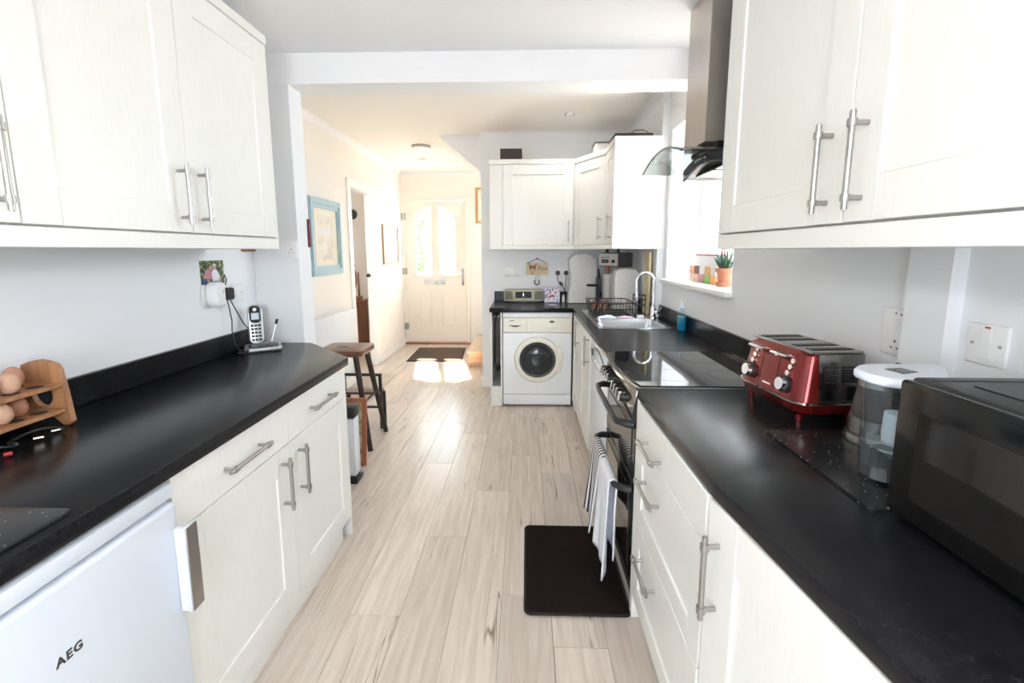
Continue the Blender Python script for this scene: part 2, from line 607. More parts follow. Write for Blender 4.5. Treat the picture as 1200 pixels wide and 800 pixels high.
# skirting boards
struct('baseboard_hall', MB().box(HALLX, HALLX + 0.014, DY1 + 0.075, FW, 0, 0.10, 0.003).box(HALLX, HALLX + 0.014, NIB + 0.13, DY0 - 0.075, 0, 0.10, 0.003), M_TRIM)
struct('baseboard_end', MB().box(-0.455, -0.325, BW - 0.014, BW, 0, 0.09, 0.003).box(-0.454, -0.44, BW, BW + 0.12, 0, 0.09, 0.003), M_TRIM)
struct('baseboard_front', MB().box(FX1 + 0.06, -0.70, FW - 0.014, FW, 0, 0.10, 0.003), M_TRIM)

# doorway in the hall wall
mb = MB()
mb.box(-1.880, HALLX + 0.016, DY0 - 0.075, DY0 + 0.012, 0, DZ + 0.0, 0.004)
mb.box(-1.880, HALLX + 0.016, DY1 - 0.012, DY1 + 0.075, 0, DZ + 0.0, 0.004)
mb.box(-1.880, HALLX + 0.016, DY0 - 0.075, DY1 + 0.075, DZ - 0.012, DZ + 0.075, 0.004)
struct('door_3', mb, M_TRIM)

# the room behind the doorway
RMX = -3.3
mb = MB().box(RMX - 0.1, RMX, 2.6, 2.9, 0, C2).box(RMX - 0.1, RMX, 3.9, FW, 0, C2).box(RMX - 0.1, RMX, 2.9, 3.9, 0, 1.0).box(RMX - 0.1, RMX, 2.9, 3.9, 2.0, C2)  # unseen window opening, added to let daylight into this room
mb.box(RMX, -1.875, 2.5, 2.6, 0, C2)
struct('wall_side_room', mb, M_HALL)

struct('floor_side_room', MB().box(RMX, HALLX - 0.0205, 2.6, FW, -0.0118, 0.0), mat('beige_carpet', (0.52, 0.44, 0.36), 0.95, bump=0.5, bscale=400))

# sloping soffit of the stairs
mb = MB().prism([(-0.86, C2), (-0.44, C2), (-0.30, C2), (-0.30, 2.02), (-0.44, 2.13)], BW + 0.121, BW + 0.75, 'xz')
struct('trim_6', mb, M_CEIL)

# ------------------------------------------------------------------ kitchen window
win = tag(thing('window_1', None, None, (1.25, (WY0 + WY1) / 2, WZ0)), kind='structure')
mb = MB()
fx0, fx1 = 1.215, 1.275
for a, b_ in ((WY0, WY0 + 0.06), (WY1 - 0.06, WY1), (2.86, 2.93)): mb.box(fx0, fx1, a, b_, WZ0, WZ1, 0.006)
mb.box(fx0 + 0.001, fx1 - 0.001, WY0 + 0.002, WY1 - 0.002, WZ0, WZ0 + 0.06, 0.006).box(fx0 + 0.001, fx1 - 0.001, WY0 + 0.002, WY1 - 0.002, WZ1 - 0.06, WZ1, 0.006)
mb.box(fx0 - 0.012, fx1 - 0.02, 2.31, 2.35, WZ0 + 0.06, WZ1 - 0.06, 0.004).box(fx0 - 0.012, fx1 - 0.02, 2.83, 2.86, WZ0 + 0.06, WZ1 - 0.06, 0.004)
obj('window_frame', mb, M_TRIM, win)
for a, b_ in ((WY0 + 0.06, 2.86), (2.93, WY1 - 0.06)):
    obj('pane', MB().box(1.243, 1.247, a, b_, WZ0 + 0.06, WZ1 - 0.06), M_GLASS, win)
obj('window_sill', MB().box(0.962, 1.215, WY0 - 0.02, WY1 + 0.03, WZ0 - 0.026, WZ0 + 0.004, 0.008, 2), M_TRIM, win)

# ------------------------------------------------------------------ front door
M_UPVC = mat('front_door_cream', (0.84, 0.80, 0.74), 0.35)
M_OBSC = glass_mat('door_glass', (0.96, 0.98, 0.96), rough=0.15)
fd = tag(thing('door_1', None, None, ((FX0 + FX1) / 2, FW, 0)), kind='structure')
mb = MB()
mb.box(FX0 - 0.05, FX0 - 0.004, FW - 0.03, FW + 0.10, 0, FZ + 0.05, 0.006).box(FX1 + 0.004, FX1 + 0.05, FW - 0.03, FW + 0.10, 0, FZ + 0.05, 0.006)
mb.box(FX0 - 0.049, FX1 + 0.049, FW - 0.029, FW + 0.099, FZ + 0.004, FZ + 0.05, 0.006)
obj('door_frame', mb, M_UPVC, fd)
yA, yB = FW + 0.008, FW + 0.052
w = FX1 - FX0
p0, p1, p2, p3 = FX0 + 0.165, FX0 + 0.385, FX0 + 0.51, FX0 + 0.73      # glazed openings
gz0, gz1 = 1.02, 2.0
def arch(x0, x1, zb, zt, flip):
    # top edge sweeps up towards the middle of the door
    pts = [(x0, zb), (x1, zb)]
    n = 8
    tops = []
    for i in range(n + 1):
        t = i / n
        s = t * t * (3 - 2 * t)
        tops.append((x1 + (x0 - x1) * t, zt - 0.10 * (s if not flip else 1 - s)))
    return pts + tops
mb = MB()
mb.box(FX0, p0, yA, yB, 0.03, FZ).box(p1, p2, yA, yB, 0.03, FZ).box(p3, FX1, yA, yB, 0.03, FZ)
for a, b_, fl in ((p0, p1, False), (p2, p3, True)):
    mb.box(a, b_, yA, yB, 0.03, gz0)
    top = arch(a, b_, gz0, gz1, fl)[2:]
    mb.prism([(b_, FZ)] + top + [(a, FZ)], yA, yB, 'xz')
obj('door_leaf', mb, M_UPVC, fd)
for a, b_, fl in ((p0, p1, False), (p2, p3, True)):
    o_ = arch(a, b_, gz0, gz1, fl)
    cx, cz = (a + b_) / 2, (gz0 + gz1) / 2
    big = [(cx + (px_ - cx) * 1.16, cz + (pz - cz) * 1.035) for px_, pz in o_]
    obj('glazing_bead', MB().ring(big, o_, yA - 0.014, yA - 0.0005, 'xz'), M_UPVC, fd)
    obj('pane', MB().prism(o_, yA + 0.018, yA + 0.024, 'xz'), M_OBSC, fd)
for a, b_ in ((FX0 + 0.15, FX0 + 0.40), (FX0 + 0.50, FX0 + 0.75)):
    z0, z1 = 0.24, 0.80
    fr = lambda d: [(a + d, z0 + d), (b_ - d, z0 + d), (b_ - d, z1 - d), (a + d, z1 - d)]
    mb = MB().ring(fr(0), fr(0.022), yA - 0.011, yA - 0.0005, 'xz')
    mb.box(a + 0.05, b_ - 0.05, yA - 0.009, yA - 0.0005, z0 + 0.05, z1 - 0.05, 0.006)
    obj('moulded_panel', mb, M_UPVC, fd)
lx = FX0 + 0.27
mb = MB().box(lx, lx + 0.31, yA - 0.012, yA - 0.0005, 0.885, 0.955, 0.004).box(lx + 0.02, lx + 0.29, yA - 0.02, yA - 0.012, 0.90, 0.942, 0.004)
obj('letter_plate', mb, M_CHROME, fd)
hx = FX1 - 0.055
mb = MB().box(hx - 0.016, hx + 0.016, yA - 0.014, yA - 0.0005, 0.87, 1.12, 0.006).cyl((hx, yA - 0.012, 1.03), (hx, yA - 0.05, 1.03), 0.011).tube([(hx, yA - 0.05, 1.03), (hx - 0.06, yA - 0.052, 1.032), (hx - 0.125, yA - 0.05, 1.03)], 0.010, 10)
obj('door_handle', mb, M_CHROME, fd)
for z in (0.27, 1.08, 1.86):
    mb = MB().cyl((FX0 - 0.004, yA - 0.045, z - 0.05), (FX0 - 0.004, yA - 0.045, z + 0.05), 0.014).box(FX0 - 0.045, FX0 + 0.035, yA - 0.042, yA - 0.038, z - 0.045, z + 0.045, 0.002)
    obj('hinge', mb, M_STEEL, fd)
obj('threshold', MB().box(FX0 - 0.05, FX1 + 0.05, FW - 0.05, FW + 0.10, 0.0, 0.028, 0.004), wood('threshold_wood', (0.30, 0.12, 0.06), (0.45, 0.20, 0.11), 6, 0.4, 0), fd)

# ground outside
struct('ground_outside', MB().box(-12, 12, FW + 0.13, 20, -0.2, -0.13).box(1.32, 12, -8, FW + 0.12, -0.2, -0.13).box(-12, 1.31, -8, REAR - 0.21, -0.2, -0.13).box(-12, -4.01, REAR - 0.2, FW + 0.12, -0.2, -0.13),
       mat('paving', (0.42, 0.42, 0.40), 0.9, var=0.3, vscale=3))

# ------------------------------------------------------------------ cupboards
def front_frame(side, a, z0=0.0):
    """Plane of a row of fronts; a = its x (left/right) or y (back)."""
    if side == 'L': return frame((a, 0, 0), (0, 1, 0), (0, 0, 1), (1, 0, 0))
    if side == 'R': return frame((a, 0, 0), (0, -1, 0), (0, 0, 1), (-1, 0, 0))
    if side == 'B': return frame((0, a, 0), (1, 0, 0), (0, 0, 1), (0, -1, 0))


def shaker(mb, u0, u1, v0, v1, fw=0.088, t=0.020, rec=0.007, b=0.0016):
    mb.box(u0, u0 + fw, v0, v1, 0, t, b)
    mb.box(u1 - fw, u1, v0, v1, 0, t, b)
    mb.box(u0 + fw - 0.0005, u1 - fw + 0.0005, v0, v0 + fw, 0, t - 0.0002, b)
    mb.box(u0 + fw - 0.0005, u1 - fw + 0.0005, v1 - fw, v1, 0, t - 0.0002, b)
    mb.box(u0 + fw - 0.002, u1 - fw + 0.002, v0 + fw - 0.002, v1 - fw + 0.002, 0.002, t - rec)
    return mb


def bar_handle(mb, u, v, L, vert, t=0.020, r=0.0060, off=0.032):
    d = (0, 1) if vert else (1, 0)
    def P(s, n): return (u + d[0] * s, v + d[1] * s, n)
    mb.cyl(P(-L / 2, t + off), P(L / 2, t + off), r, n=14)
    for s in (-1, 1):
        c = s * (L / 2 - 0.022)
        mb.cyl(P(c, t + 0.0005), P(c, t + off), 0.0055, n=10)
        mb.cyl(P(c - 0.007, t + off), P(c + 0.007, t + off), r + 0.0032, n=14)
        mb.cyl(P(s * (L / 2 - 0.001), t + off), P(s * (L / 2 + 0.002), t + off), r * 0.82, n=14)
    return mb


def door_part(parent, M, u0, u1, v0, v1, handle=None, plain=False, name='door', fw=0.088):
    mb = MB(M)
    if plain: mb.box(u0, u1, v0, v1, 0, 0.020, 0.0018)
    else: shaker(mb, u0, u1, v0, v1, fw)
    d = obj(name, mb, M_DOOR, parent)
    if handle:
        obj('handle', bar_handle(MB(M), *handle), M_STEEL, d)
    return d


G = 0.0016
# ---- left base run
LD = -0.8585                 # back plane of the fronts (front face 20 mm proud)
ML = front_frame('L', LD)
top_z = WB - 0.004
lunits = [(0.985, 1.515, 'cream base cupboard with drawer standing beside the small white fridge', 1.255, 1.455),
          (1.515, 2.030, 'cream base cupboard with drawer at the free end of the left worktop', 1.762, 1.572)]
for y0, y1, lab, hd, hv in lunits:
    t = thing('base_cabinet', lab, 'cabinet', ((LW + LD) / 2, (y0 + y1) / 2, 0))
    obj('body', MB().box(LW + 0.004, LD - 0.001, y0 + 0.0005, y1 - 0.0005, 0.135, WB - 0.0005), M_BODY, t)
    door_part(t, ML, y0 + G, y1 - G, 0.699, top_z, (hd, 0.768, 0.205, False), True, 'drawer_front')
    door_part(t, ML, y0 + G, y1 - G, 0.105, 0.6955, (hv, 0.572, 0.188, True))
    for yy in (y0 + 0.05, y1 - 0.05):
        obj('leg', MB().cyl((LD - 0.25, yy, 0), (LD - 0.25, yy, 0.135), 0.018), M_BLACKP, t)
obj('plinth', MB().box(-0.886, -0.871, 0.985, 1.985, 0.0, 0.133, 0.001), M_BODY, label='cream kick board under the two left base cupboards', cat='plinth')
obj('end_panel', MB().box(LW + 0.004, LD + 0.012, 2.0305, 2.048, 0.0, WB - 0.0005, 0.001), M_BODY, label='cream end panel closing the left base cupboards', cat='panel')
lt = thing('worktop', 'long black worktop with clipped corner above fridge and left cupboards', 'worktop', (-1.12, 0.9, WB))
poly = [(LW + 0.002, REAR + 0.2), (LF, REAR + 0.2), (LF, 2.040), (-1.145, 2.364), (LW + 0.002, 2.364)]
obj('top', MB().prism(poly, WB, WT, 'xy', 0.005, 2), M_TOP, lt)
obj('upstand', MB().box(LW + 0.001, LW + 0.019, REAR + 0.2, 2.364, WT + 0.0003, WT + 0.092, 0.002), M_TOP, label='long black upstand along the left wall behind the phone', cat='upstand')
# cupboard behind the fridge, beyond the frame, that carries the worktop
t = thing('base_cabinet', 'plain cream base cupboard under the left worktop beyond the small fridge', 'cabinet', ((LW + LD) / 2, -0.5, 0))
obj('body', MB().box(LW + 0.004, LD - 0.001, REAR + 0.25, 0.33, 0.0, WB - 0.0005), M_BODY, t)
door_part(t, ML, -0.25, 0.325, 0.105, top_z, (0.25, 0.6, 0.188, True))
door_part(t, ML, -0.85, -0.253, 0.105, top_z, (-0.3, 0.6, 0.188, True))

# ---- small fridge
M_FRIDGE = mat('fridge_enamel', (0.66, 0.71, 0.78), 0.28)
fy0, fy1 = 0.395, 0.972
fr = thing('undercounter_fridge', 'small white fridge with grey trimmed handle under left worktop', 'fridge', (-1.1, (fy0 + fy1) / 2, 0))
obj('body', MB().box(-1.38, -0.872, fy0 + 0.004, fy1 - 0.004, 0.012, 0.800, 0.004), M_FRIDGE, fr)
obj('top_plate', MB().box(-1.38, -0.822, fy0, fy1, 0.801, 0.838, 0.006, 2), M_FRIDGE, fr)
dr = obj('door', MB().box(-0.868, -0.816, fy0 + 0.002, fy1 - 0.002, 0.075, 0.793, 0.010, 3), M_FRIDGE, fr)
obj('handle', MB().box(-0.8155, -0.7955, 0.950, 0.964, 0.522, 0.733, 0.002).box(-0.795, -0.788, 0.948, 0.988, 0.520, 0.735, 0.002), M_FRIDGE, dr)
obj('handle_trim', MB().box(-0.7875, -0.7855, 0.9515, 0.9875, 0.522, 0.733, 0.001), M_STEEL, dr)
text('lettering', 'AEG', 0.0235, mat('badge_grey', (0.10, 0.09, 0.09), 0.35, 0.6), frame(tuple(atx(82, 766, -0.8155)), (0, 1, 0), (0, 0, 1), (1, 0, 0)), dr, space=1.15, bold=0.0007)
obj('foot_grille', MB().box(-0.88, -0.84, fy0 + 0.01, fy1 - 0.01, 0.012, 0.07, 0.003), M_FRIDGE, fr)

# ---- wall cupboards, left
UZ0, UZ1 = 1.425, 2.218
LU = -1.118
MU = front_frame('L', LU)
ub = [(-0.55, -0.04), (-0.04, 0.47), (0.47, 0.98), (0.98, 1.4985), (1.4985, 2.005)]
def wall_unit(label, ys, handles, x0, x1, M, sgn):
    t = thing('wall_cabinet', label, 'cabinet', ((x0 + x1) / 2, (ys[0][0] + ys[-1][1]) / 2, UZ0))
    obj('body', MB().box(x0, x1, ys[0][0] + 0.0005, ys[-1][1] - 0.0005, UZ0 + 0.006, UZ1 + 0.004), M_BODY, t)
    for (a, b_), h in zip(ys, handles):
        u0, u1 = (a, b_) if sgn > 0 else (-b_, -a)
        door_part(t, M, u0 + G, u1 - G, UZ0 + 0.0045, UZ1, (sgn * h, 1.548, 0.188, True))
    return t
wall_unit('cream two-door wall cupboard above the cordless phone', ub[3:5], (1.452, 1.545), LW + 0.002, LU - 0.001, MU, 1)
wall_unit('cream wall cupboard above the egg rack', ub[1:3], (0.43, 0.935), LW + 0.002, LU - 0.001, MU, 1)
obj('pelmet', MB().box(LU - 0.018, LU + 0.019, -0.04, 2.022, 1.378, UZ0 - 0.0005, 0.002).box(LW + 0.002, LU - 0.018, 2.004, 2.022, 1.378, UZ0 - 0.0005, 0.002), M_BODY, label='cream light pelmet under the left wall cupboards', cat='trim')
obj('cornice', MB().box(LW + 0.002, LU + 0.022, -0.04, 2.026, UZ1 + 0.0045, UZ1 + 0.042, 0.003), M_BODY, label='cream cornice board on top of the left wall cupboards', cat='trim')
obj('end_panel', MB().box(LW + 0.002, LU + 0.018, 2.0055, 2.022, UZ0, UZ1 + 0.004, 0.001), M_BODY, label='cream end panel on the left wall cupboards', cat='panel')

# ---- wall cupboards, right
RU = 0.690
MR = front_frame('R', RU)
rb = [(-0.23, 0.39), (0.39, 1.012), (1.012, 1.632)]
wall_unit('cream two-door wall cupboard beside the extractor hood', rb[1:3], (0.962, 1.068), RU + 0.001, RW - 0.002, MR, -1)
wall_unit('cream wall cupboard above the empty end of right worktop', rb[0:1], (0.34,), RU + 0.001, RW - 0.002, MR, -1)
obj('pelmet', MB().box(RU - 0.019, RU + 0.018, -0.23, 1.651, 1.376, UZ0 - 0.0005, 0.002).box(RU + 0.018, RW - 0.002, 1.634, 1.651, 1.376, UZ0 - 0.0005, 0.002), M_BODY, label='cream light pelmet under the right wall cupboards', cat='trim')
obj('cornice', MB().box(RU - 0.022, RW - 0.002, -0.23, 1.655, UZ1 + 0.0045, UZ1 + 0.042, 0.003), M_BODY, label='cream cornice board on top of the right wall cupboards', cat='trim')
obj('end_panel', MB().box(RU - 0.018, RW - 0.002, 1.6325, 1.651, UZ0, UZ1 + 0.004, 0.001), M_BODY, label='cream end panel facing the extractor hood', cat='panel')

# ---- right base run, drawers next to the cooker
RD = 0.418
MRB = front_frame('R', RD)
t = thing('drawer_unit', 'cream three-drawer base unit next to the cooker', 'drawers', (0.7, 1.24, 0))
obj('body', MB().box(RD + 0.001, 0.962, 0.945, 1.558, 0.135, WB - 0.0005), M_BODY, t)
for z0, z1, hz in ((0.722, top_z, 0.752), (0.412, 0.719, 0.615), (0.105, 0.409, 0.335)):
    plain = z1 - z0 < 0.2
    door_part(t, MRB, -1.556, -0.945, z0, z1, (-1.352, hz, 0.186, False), plain, 'drawer_front', 0.07)
for yy in (1.0, 1.5): obj('leg', MB().cyl((0.65, yy, 0), (0.65, yy, 0.135), 0.018), M_BLACKP, t)
obj('end_panel', MB().box(0.400, RW - 0.004, 1.5605, 1.590, 0, WB - 0.0005, 0.001), M_BODY, label='cream end panel between drawers and cooker', cat='panel')
# ---- right base run, angled door unit
A0 = Vector((0.398, 0.937, 0))
ang = math.atan2(0.113, 1.0)
Ud = Vector((math.sin(ang), -math.cos(ang), 0))
Nd = Vector((-math.cos(ang), -math.sin(ang), 0))
MA = frame(A0 - Nd * 0.020, Ud, (0, 0, 1), Nd)
def angled(label, u0, u1, hu):
    c = A0 + Ud * (u0 + u1) / 2 - Nd * 0.3
    t = thing('base_cabinet', label, 'cabinet', (c.x, c.y, 0))
    f0, f1 = A0 + Ud * u0 - Nd * 0.0215, A0 + Ud * u1 - Nd * 0.0215
    obj('body', MB().prism([(f0.x, f0.y), (f1.x, f1.y), (0.962, f1.y), (0.962, f0.y)], 0.135, WB - 0.0005, 'xy'), M_BODY, t)
    door_part(t, MA, u0 + G, u1 - G, 0.105, top_z, (hu, 0.690, 0.188, True), fw=0.105)
    for u in (u0 + 0.06, u1 - 0.06):
        p = A0 + Ud * u - Nd * 0.2
        obj('leg', MB().cyl((p.x, p.y, 0), (p.x, p.y, 0.135), 0.018), M_BLACKP, t)
angled('cream full-height base door set at an angle next to drawers', 0.003, 0.60, 0.052)
angled('cream full-height base door under microwave end of right worktop', 0.603, 1.20, 1.15)
q0, q1 = A0 - Nd * 0.055, A0 + Ud * 1.2 - Nd * 0.055
mb = MB().prism([(0.441, 1.559), (0.456, 1.559), (q0.x + 0.017, q0.y), (q1.x + 0.016, q1.y), (q1.x, q1.y), (q0.x, q0.y)], 0.0, 0.133, 'xy')
obj('plinth', mb, M_BODY, label='cream kick board under the right drawers and angled cupboards', cat='plinth')
rt = thing('worktop', 'black worktop carrying toaster and microwave', 'worktop', (0.72, 0.7, WB))
K = 0.925
poly = [(RF, 1.596), (RF, K), (RF + (K + 0.28) * 0.113, -0.28), (RW - 0.002, -0.28), (RW - 0.002, 1.065), (0.963, 1.065), (0.963, 1.195), (RW - 0.002, 1.195), (RW - 0.002, 1.596)]
obj('top', MB().prism(poly, WB, WT, 'xy', 0.004, 2), M_TOP, rt)
obj('joint_strip', MB().box(0.402, RW - 0.004, 1.5965, 1.5995, WB, WT + 0.001), M_STEEL, rt)

# ---- right base run beyond the cooker
t = thing('base_cabinet', 'cream sink cupboard door beside the dishwasher', 'cabinet', (0.7, 3.0, 0))
obj('body', MB().box(RD + 0.001, RW - 0.004, 2.795, 3.295, 0.135, 0.62), M_BODY, t)
door_part(t, MRB, -3.294, -2.797, 0.105, top_z, (-2.84, 0.745, 0.188, True))
for yy in (2.85, 3.24): obj('leg', MB().cyl((0.65, yy, 0), (0.65, yy, 0.135), 0.018), M_BLACKP, t)
t = thing('base_cabinet', 'cream corner cupboard door beside the washing machine', 'cabinet', (0.7, 3.6, 0))
obj('body', MB().box(RD + 0.001, RW - 0.05, 3.297, 3.795, 0.135, 0.62), M_BODY, t)
door_part(t, MRB, -3.796, -3.297, 0.105, top_z, (-3.37, 0.76, 0.188, True))
for yy in (3.35, 3.74): obj('leg', MB().cyl((0.65, yy, 0), (0.65, yy, 0.135), 0.018), M_BLACKP, t)
obj('corner_post', MB().box(0.418, 0.46, 3.798, 3.925, 0.0, WB - 0.0005, 0.001), M_BODY, label='cream corner post beside washing machine', cat='panel')
obj('plinth', MB().box(0.453, 0.468, 2.795, 3.797, 0.0, 0.133, 0.001), M_BODY, label='cream kick board under the sink cupboards', cat='plinth')

# dishwasher
t = thing('dishwasher', 'white dishwasher between the cooker and the sink cupboard', 'dishwasher', (0.7, 2.5, 0))
obj('body', MB().box(0.430, 0.97, 2.2, 2.79, 0.10, 0.843, 0.002), M_WHITEA, t)
obj('door', MB().box(0.402, 0.429, 2.202, 2.788, 0.135, 0.705, 0.006, 2), M_WHITEA, t)
cp = obj('control_panel', MB().prism([(0.429, 0.708), (0.402, 0.708), (0.398, 0.78), (0.404, 0.842), (0.429, 0.842)], 2.202, 2.788, 'xz', 0.003), M_WHITEA, t)
mb = MB().tube([(0.396 , 2.24 + 0.5 * i / 12, 0.775 + 0.05 * math.sin(math.pi * i / 12)) for i in range(13)], 0.003, 6)
obj('grip', mb, M_BLACKP, cp)
obj('display', MB().box(0.394, 0.399, 2.66, 2.71, 0.755, 0.79, 0.001), M_BLACKP, cp)
for k in range(4): obj('button', MB().cyl((0.399, 2.42 + 0.05 * k, 0.745), (0.393, 2.42 + 0.05 * k, 0.745), 0.009), M_WHITEP, cp)
obj('kick_plate', MB().box(0.440, 0.46, 2.202, 2.788, 0.0, 0.098), M_WHITEA, t)

# far worktop with the hole for the sink
SX0, SX1, SY0, SY1 = 0.455, 0.935, 2.845, 3.77
ft = thing('worktop', 'black L-shaped worktop around the sink and over washing machine', 'worktop', (0.6, 3.4, WB))
mb = MB()
y2 = 2.192
mb.box(RF, RW - 0.002, y2, SY0 + 0.02, WB, WT)
mb.box(RF, SX0 + 0.02, SY0 + 0.02, 3.895, WB, WT).box(SX1 - 0.02, RW - 0.002, SY0 + 0.02, 3.398, WB, WT)
mb.box(SX1 - 0.02, 0.953, 3.398, 3.895, WB, WT)
mb.box(SX0 + 0.02, SX1 - 0.02, SY1 - 0.02, 3.895, WB, WT)
mb.box(-0.315, 0.953, 3.895, BW - 0.002, WB, WT)
obj('top', mb, M_TOP, ft)
mb = MB().box(RF - 0.002, RF + 0.006, y2, 3.888, WB + 0.001, WT - 0.001, 0.003, 2).box(-0.318, RF + 0.002, 3.888, 3.897, WB + 0.001, WT - 0.001, 0.003, 2)
obj('edge_strip', mb, M_TOP, ft)
UP = (WT + 0.0003, WT + 0.092)
UL = ['long black upstand under the kitchen window', 'black upstand along the end wall behind the radio', 'short black upstand in the far corner behind the sink', 'short black upstand on the wall behind the toaster']
obj('upstand', MB().box(RW - 0.019, RW - 0.001, 1.605, 3.396, *UP, 0.002), M_TOP, label=UL.pop(0), cat='upstand')
obj('upstand', MB().box(-0.315, 0.933, BW - 0.019, BW - 0.001, *UP, 0.002), M_TOP, label=UL.pop(0), cat='upstand')
obj('upstand', MB().box(0.936, 0.954, 3.40, BW - 0.02, *UP, 0.002), M_TOP, label=UL.pop(0), cat='upstand')
obj('upstand', MB().box(RW - 0.0185, RW - 0.0015, 1.21, 1.60, *UP, 0.002), M_TOP, label=UL.pop(0), cat='upstand')

# washing machine and the slim open unit
wx0, wx1 = -0.203, 0.398
M_WASH = mat('washer_enamel', (0.82, 0.84, 0.86), 0.26)
t = thing('washing_machine', 'white front-loading washing machine under the end worktop', 'washing machine', (0.1, 4.15, 0))
wy = 3.915
obj('body', MB().box(wx0, wx1, wy + 0.012, wy + 0.52, 0.012, 0.838, 0.006), M_WASH, t)
obj('front_panel', MB().box(wx0 + 0.001, wx1 - 0.001, wy, wy + 0.0115, 0.115, 0.665, 0.004), M_WASH, t)
obj('kick_plate', MB().box(wx0 + 0.001, wx1 - 0.001, wy, wy + 0.0115, 0.018, 0.111, 0.004), M_WASH, t)
cp = obj('control_panel', MB().box(wx0 + 0.001, wx1 - 0.001, wy - 0.006, wy + 0.0115, 0.669, 0.800, 0.005), M_CREAMP, t)
obj('top_plate', MB().box(wx0, wx1, wy - 0.004, wy + 0.52, 0.8385, 0.8455, 0.002).box(wx0, wx1, wy - 0.004, wy + 0.0115, 0.803, 0.838, 0.003), M_WASH, t)
dd = obj('detergent_drawer', MB().box(wx0 + 0.006, wx0 + 0.21, wy - 0.011, wy - 0.0062, 0.674, 0.795, 0.003), M_CREAMP, cp)
mb = MB().grid(lambda u, v: (wx0 + 0.05 + 0.115 * u, wy - 0.0122, 0.732 - v * 0.014 * math.sin(math.pi * u)), 10, 2)
obj('drawer_grip', mb, M_BLACKP, cp)
obj('badge', MB().box(wx0 + 0.06, wx0 + 0.10, wy - 0.0118, wy - 0.0112, 0.770, 0.776), mat('badge_brown', (0.2, 0.12, 0.09), 0.5), cp)
obj('display', MB().box(0.205, 0.24, wy - 0.009, wy - 0.0062, 0.757, 0.773, 0.001), M_BLACKP, cp)
for k in range(5): obj('button', MB().box(0.17 + k * 0.034, 0.192 + k * 0.034, wy - 0.010, wy - 0.0062, 0.698, 0.714, 0.003), M_WHITEP, cp)
dc = (0.100, 0.430)
def ringprof(rs): return rs
dw = obj('door', MB().lathe([(0.205, 0.0), (0.205, 0.012), (0.195, 0.026), (0.160, 0.030), (0.155, 0.012), (0.155, 0.0)], (dc[0], wy - 0.0005, dc[1]), 48, axis=(0, -1, 0)), M_CREAMP, t)
obj('door_grip', MB().prism([(dc[0] + 0.182 * math.cos(a), dc[1] + 0.182 * math.sin(a)) for a in [math.radians(k) for k in range(-32, 33, 8)]] + [(dc[0] + 0.222 * math.cos(a), dc[1] + 0.222 * math.sin(a)) for a in [math.radians(k) for k in range(32, -33, -8)]], wy - 0.034, wy - 0.001, 'xz', 0.003), M_CREAMP, dw)
obj('door_gasket', MB().lathe([(0.1545, 0.006), (0.1545, 0.027), (0.135, 0.024), (0.118, 0.004)], (dc[0], wy - 0.0005, dc[1]), 48, axis=(0, -1, 0)), mat('rubber_grey', (0.045, 0.045, 0.048), 0.45), dw)
obj('door_glass', MB().lathe([(0.117, 0.002), (0.112, 0.012), (0.085, 0.022), (0.045, 0.027), (0, 0.028)], (dc[0], wy - 0.0005, dc[1]), 40, axis=(0, -1, 0)), mat('porthole_glass', (0.03, 0.032, 0.036), 0.06), dw)
for s in (-1, 1): obj('foot', MB().box(0.098 + s * 0.27 - 0.02, 0.098 + s * 0.27 + 0.02, wy + 0.03, wy + 0.06, 0.0, 0.012), M_BLACKP, t)
obj('gap_cover', MB().box(0.4005, 0.4165, wy + 0.03, wy + 0.05, 0, WB - 0.001), M_BLACKM, label='black filler strip between washing machine and corner post', cat='trim')

t = thing('towel_unit', 'slim open cream unit with hanging towels beside washing machine', 'cabinet', (-0.26, 4.2, 0))
ux0, ux1 = -0.312, -0.209
obj('side_panel', MB().box(ux0, ux0 + 0.014, wy + 0.005, BW - 0.02, 0, WB - 0.0005, 0.001), M_BODY, t)
obj('side_panel', MB().box(ux1 - 0.014, ux1, wy + 0.005, BW - 0.02, 0, WB - 0.0005, 0.001), M_BODY, t)
obj('base_shelf', MB().box(ux0 + 0.0145, ux1 - 0.0145, wy + 0.012, BW - 0.02, 0.16, 0.178, 0.001), M_BODY, t)
obj('kick_panel', MB().box(ux0 + 0.0145, ux1 - 0.0145, wy + 0.008, wy + 0.022, 0, 0.159, 0.001), M_BODY, t)
obj('back_panel', MB().box(ux0 + 0.0145, ux1 - 0.0145, BW - 0.03, BW - 0.021, 0.18, WB - 0.001), M_DARKGAP, t)
for xx in (-0.278, -0.243):
    obj('towel_rail', MB().cyl((xx, wy + 0.02, 0.80), (xx, BW - 0.031, 0.80), 0.005, n=8), M_CHROME, t)

# ------------------------------------------------------------------ wall cupboards at the far end
VZ0, VZ1, VT = 1.422, 2.128, 2.170
MBK = front_frame('B', 4.20)
t = thing('wall_cabinet', 'cream wall cupboard above the washing machine', 'cabinet', (0.05, 4.35, 1.386))
obj('body', MB().box(-0.328, 0.419, 4.201, BW - 0.002, VZ0 + 0.004, VT - 0.043), M_BODY, t)
obj('filler_panel', MB().box(-0.330, -0.217, 4.180, 4.2005, 1.386, VT - 0.041, 0.001), M_BODY, t)
door_part(t, MBK, -0.214, 0.417, VZ0, VZ1, (0.374, 1.545, 0.188, True))
dA, dB = Vector((0.424, 4.183, 0)), Vector((0.628, 3.772, 0))
Ud2 = (dB - dA).normalized()
Nd2 = Vector((Ud2.y, -Ud2.x, 0))
if Nd2.x > 0: Nd2 = -Nd2
MD = frame(dA - Nd2 * 0.020, Ud2, (0, 0, 1), Nd2)
LD2 = (dB - dA).length
t = thing('wall_cabinet', 'cream corner wall cupboard with diagonal door', 'cabinet', (0.75, 4.2, 1.386))
